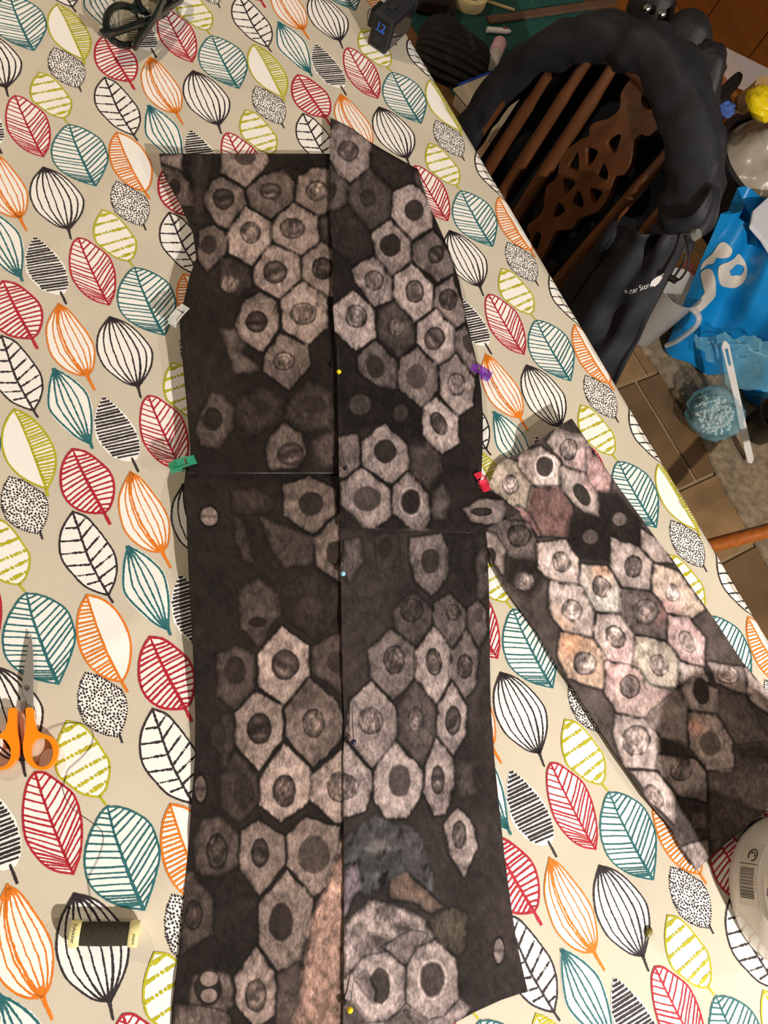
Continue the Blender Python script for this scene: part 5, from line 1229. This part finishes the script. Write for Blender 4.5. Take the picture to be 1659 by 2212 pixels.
# cardboard and pink pouch behind the jug
m_kraft = mat('kraft_card', (164, 128, 84), .75, var=.12, nscale=20)
c = at(1518, 538, .21); mb = MB(); mb.box((c[0], c[1], .113), (.05, .09, .19)); tag(mb.build('cardboard_box', m_kraft, smooth=False, bevel=.003), 'small brown cardboard box behind the measuring jug', 'box')
c = at(1492, 582, .17); mb = MB(); a1 = axes(at(1505, 560, .1) - at(1470, 615, .1), (0, 0, 1)); mb.lathe([(.0001, -.055), (.02, -.045), (.026, -.01), (.024, .03), (.008, .055), (.0001, .06)], c, np.array([a1[1] * .5, a1[2], a1[0]]), 18)
tag(mb.build('pink_pouch', mat('pink_cloth', (190, 106, 100), .7, var=.25, nscale=60)), 'small pink pouch leaning between the jug and cardboard box', 'pouch')

# ------------------------------------------------------------------ clear blue bag of white granules, plastic knife, dark pot
m_poly = mat('blue_polythene', (140, 205, 220), .10, alpha=.33, var=.2, nscale=14, bump=.8, bscale=60)
m_gran = mat('white_granules', (222, 220, 210), .7, var=.1, nscale=120)
pb_c = at(1545, 892, .075)
pg = thing('polythene_bag', 'clear blue polythene bag of white granules on the rug', 'bag', (pb_c[0], pb_c[1], .016))
grid_obj('bag_lobe', lump((pb_c[0], pb_c[1], .078), .068, 48, 30, 101, .28, (1, 1, .9)), m_poly, pg)
w0 = at(1500, 722, .16); w1 = at(1672, 735, .22); w2 = at(1560, 830, .10); w3 = at(1672, 850, .10)
U, V = np.meshgrid(np.linspace(0, 1, 50), np.linspace(0, 1, 40))
Wp = (w0 * (1 - U[..., None]) + w1 * U[..., None]) * (1 - V[..., None]) + (w2 * (1 - U[..., None]) + w3 * U[..., None]) * V[..., None]
Wp[..., 2] += .035 * vnoise(U * 10, V * 10, 1.7, 103) + .02 * vnoise(U * 20, V * 20, 1.3, 104) + .05 * np.sin(np.pi * U) * np.sin(np.pi * V)
grid_obj('bag_neck', Wp, m_poly, pg)
rs = np.random.RandomState(5); gv, gf_ = [], []
for k in range(700):
    d = rs.normal(size=3); d /= np.linalg.norm(d); c = np.array([pb_c[0], pb_c[1], .066]) + d * rs.uniform(.01, .054) * np.array([1, 1, .75]); c[2] = max(.026, min(c[2], .105)); r = rs.uniform(.004, .007); b = len(gv)
    for e in ((1, 0, 0), (-1, 0, 0), (0, 1, 0), (0, -1, 0), (0, 0, 1), (0, 0, -1)): gv.append(c + np.array(e) * r * rs.uniform(.8, 1.2))
    gf_ += [(b + i, b + j, b + k_) for i, j, k_ in ((0, 2, 4), (2, 1, 4), (1, 3, 4), (3, 0, 4), (2, 0, 5), (1, 2, 5), (3, 1, 5), (0, 3, 5))]
o = raw('granules', gv, gf_, m_gran, None, None, True); o.parent = pg; o.matrix_parent_inverse = Matrix.Translation(-Vector(pg.location)); o['kind'] = 'stuff'
# knife
kz0, kz1 = .215, .030
k0, k1 = at(1565, 738, kz0), at(1624, 1000, kz1); kd = k1 - k0; kl = np.linalg.norm(kd); kd /= kl
kview = CAM - (k0 + k1) / 2; kw = np.cross(kd, kview); kw /= np.linalg.norm(kw); kn = np.cross(kw, kd)
kn = kn if kn[2] > 0 else -kn
kp = lambda a, b: k0 + kd * a * kl + kw * b
kf = thing('plastic_knife', 'white disposable plastic knife resting on the blue polythene bag', 'knife', tuple(k1))
mb = MB(); hdl = [kp(a, b) for a, b in ((.0, -.004), (-.012, 0), (.0, .004), (.03, .0085), (.30, .0075), (.55, .007), (.55, -.007), (.30, -.0075), (.03, -.0085))]
slot = [kp(a, b) for a, b in ((.05, -.003), (.05, .003), (.17, .003), (.19, 0), (.17, -.003))]
mb.prism([hdl, slot], kn * .003); mb.build('handle', m_pw, kf, smooth=False, bevel=.0008)
bl2 = [kp(.54, .0065), kp(.62, .0085)] + [kp(.64 + .016 * i, .0095 if i % 2 else .0082) for i in range(14)] + [kp(.90, .0095), kp(.99, .008), kp(1.0, 0), kp(.97, -.0065), kp(.62, -.007), kp(.54, -.0065)]
mb = MB(); mb.prism([bl2], kn * .002); mb.build('blade', m_pw, kf, smooth=False)
# dark pot at the picture edge
c = at(1672, 905, .09); mb = MB(); mb.lathe([(.0001, 0), (.035, 0), (.042, .01), (.050, .085), (.053, .09), (.047, .09), (.040, .014), (.0001, .012)], (c[0], c[1], .016), n=36)
tag(mb.build('dark_pot', mat('dark_glaze', (24, 20, 18), .25, var=.15)), 'black round pot beside the blue polythene bag', 'pot')
# turned wooden pole
m_pole = mat('pole_wood', (168, 92, 34), .35, var=.2, nscale=10, stretch=(1, 10, 10), coat=.2)
p0, p1 = at(1545, 1176, .20), at(1659, 1146, .27); d = (p1 - p0)
e0 = p0 - d * (p0[2] - .02) / d[2]; e1 = p1 + d * 2.2
mb = MB(); mb.tube([e0, p0, p1, e1], .0155, 16); tag(mb.build('wooden_pole', m_pole), 'orange-brown wooden pole propped beside the table edge', 'pole')

# ------------------------------------------------------------------ black bin with grey liner and clutter
m_bin = mat('bin_black', (20, 24, 30), .3, var=.15, coat=.2)
rb = at(1632, 372, .35); bc = np.array([rb[0] + .085, rb[1] + .0, .0])
bn = thing('waste_bin', 'round black waste bin lined with a grey plastic bag', 'bin', tuple(bc))
R_B = .155
mb = MB(); mb.lathe([(.0001, .002), (R_B * .78, .002), (R_B * .80, .01), (R_B, .33), (R_B + .012, .335), (R_B + .014, .345), (R_B + .012, .355), (R_B - .004, .355), (R_B - .006, .33)], bc, n=56); mb.build('bin_body', m_bin, bn)
m_lin = mat('grey_polythene', (168, 158, 142), .22, var=.12, nscale=10, bump=.5, bscale=30)
U, V = np.meshgrid(np.linspace(0, 1, 90), np.linspace(0, 1, 40))
th = U * 2 * math.pi; rr3 = (R_B - .008) * (1 - V)
zz3 = .335 + .115 * np.sin(V * math.pi / 2) ** .8 + .075 * vnoise(np.cos(th) * (1 - V) * 3.2 + 20, np.sin(th) * (1 - V) * 3.2 + 20, 1.0, 111) * np.sqrt(V) + .020 * vnoise(np.cos(th) * (1 - V) * 7 + 20, np.sin(th) * (1 - V) * 5 + 20, 1.0, 112)
grid_obj('bin_liner', np.stack([bc[0] + rr3 * np.cos(th), bc[1] + rr3 * np.sin(th), zz3], -1), m_lin, bn)
# blue cloth scrap, kraft tube, yellow packet, black holdall behind the bin
def blob_thing(nm, px, py, z, r, seed, amp, ex, m_, label, cat):
    c = at(px, py, z); o = grid_obj(nm, lump(c, r, 36, 22, seed, amp, ex), m_); return tag(o, label, cat)
blob_thing('blue_cloth', 1565, 232, .44, .022, 121, .6, (1, 1, .7), mat('blue_cloth', (70, 100, 170), .8, var=.35, nscale=60), 'crumpled blue cloth scrap tucked behind the bin', 'cloth')
blob_thing('yellow_packet', 1650, 222, .50, .038, 123, .35, (1, 1.1, .7), mat('yellow_film', (236, 208, 24), .25, var=.08), 'bright yellow packet on top of the bin liner', 'packet')
t0, t1 = at(1604, 225, .44), at(1640, 196, .50); mb = MB(); mb.tube([t0, (t0 + t1) / 2, t1 + (t1 - t0) * .3], .022, 20); tag(mb.build('card_tube', m_kraft), 'brown cardboard tube standing behind the bin liner', 'tube')
hb = thing('black_holdall', 'black holdall with an oval handle behind the bin', 'bag', tuple(at(1540, 215, .3)))
c = at(1545, 205, .36); mb = MB(); mb.box((c[0] + .02, c[1], .185), (.11, .11, .36), taper=.7); mb.build('holdall_body', m_bag, hb, bevel=.03)
hh = [at(x, y_, .47) for x, y_ in ((1548, 215), (1566, 190), (1588, 168), (1596, 164), (1592, 178), (1574, 200), (1556, 218))]
mb = MB(); mb.tube(smooth_poly(hh, 30, True).tolist(), .008, 8); mb.build('holdall_handle', m_bag, hb)

# ------------------------------------------------------------------ wooden sideboard and white card against it
m_sb = mat('sideboard_wood', (118, 66, 22), .4, var=.16, nscale=6, stretch=(1, 1, 8), coat=.15)
m_sb2 = mat('sideboard_wood_light', (146, 88, 34), .4, var=.16, nscale=6, stretch=(1, 8, 1), coat=.15)
SX = 1.86
sb = thing('sideboard', 'tall brown wooden sideboard with panelled doors behind the bin', 'sideboard', (SX + .2, 1.1, 0))
mb = MB(); mb.box((SX + .22, 1.05, .55), (.40, 1.9, 1.06)); mb.build('carcass', m_sb, sb, smooth=False, bevel=.004)
zl = on_plane(1500, 65, (1, 0, 0), SX)[2]; seams = sorted([on_plane(1512, 60, (1, 0, 0), SX)[1], on_plane(1614, 127, (1, 0, 0), SX)[1]])
wseam = seams[1] - seams[0]; y_ = seams[0] - 3 * wseam
while y_ < 1.9:
    if y_ > .12:
        mb = MB(); mb.box((SX + .008, y_ + wseam / 2, (zl + 1.05) / 2), (.018, wseam - .004, 1.05 - zl - .004)); mb.build('door_panel', m_sb, sb, smooth=False, bevel=.002)
    y_ += wseam
mb = MB(); mb.box((SX - .03, 1.05, zl / 2), (.10, 1.9, zl - .004)); mb.build('plinth', m_sb2, sb, smooth=False, bevel=.004)
cd = thing('white_card', 'white folded card leaning against the brown sideboard', 'card', tuple(at(1600, 150, .30)))
q = [on_plane(x, y_, (1, 0, .25), SX - .06 + .25 * .35) for x, y_ in ((1541, 92), (1662, 152), (1662, 182), (1612, 198), (1541, 168))]
mb = MB(); mb.prism([q], (.006, 0, .001)); mb.build('card_front', mat('white_card', (226, 214, 212), .7, var=.03), cd, smooth=False)
q2 = [on_plane(x, y_, (1, 0, .25), SX - .085 + .25 * .35) for x, y_ in ((1539, 94), (1547, 100), (1550, 165), (1541, 170))]
mb = MB(); mb.prism([q2], (.004, 0, .001)); mb.build('card_fold', mat('white_card', (226, 214, 212), .7), cd, smooth=False)
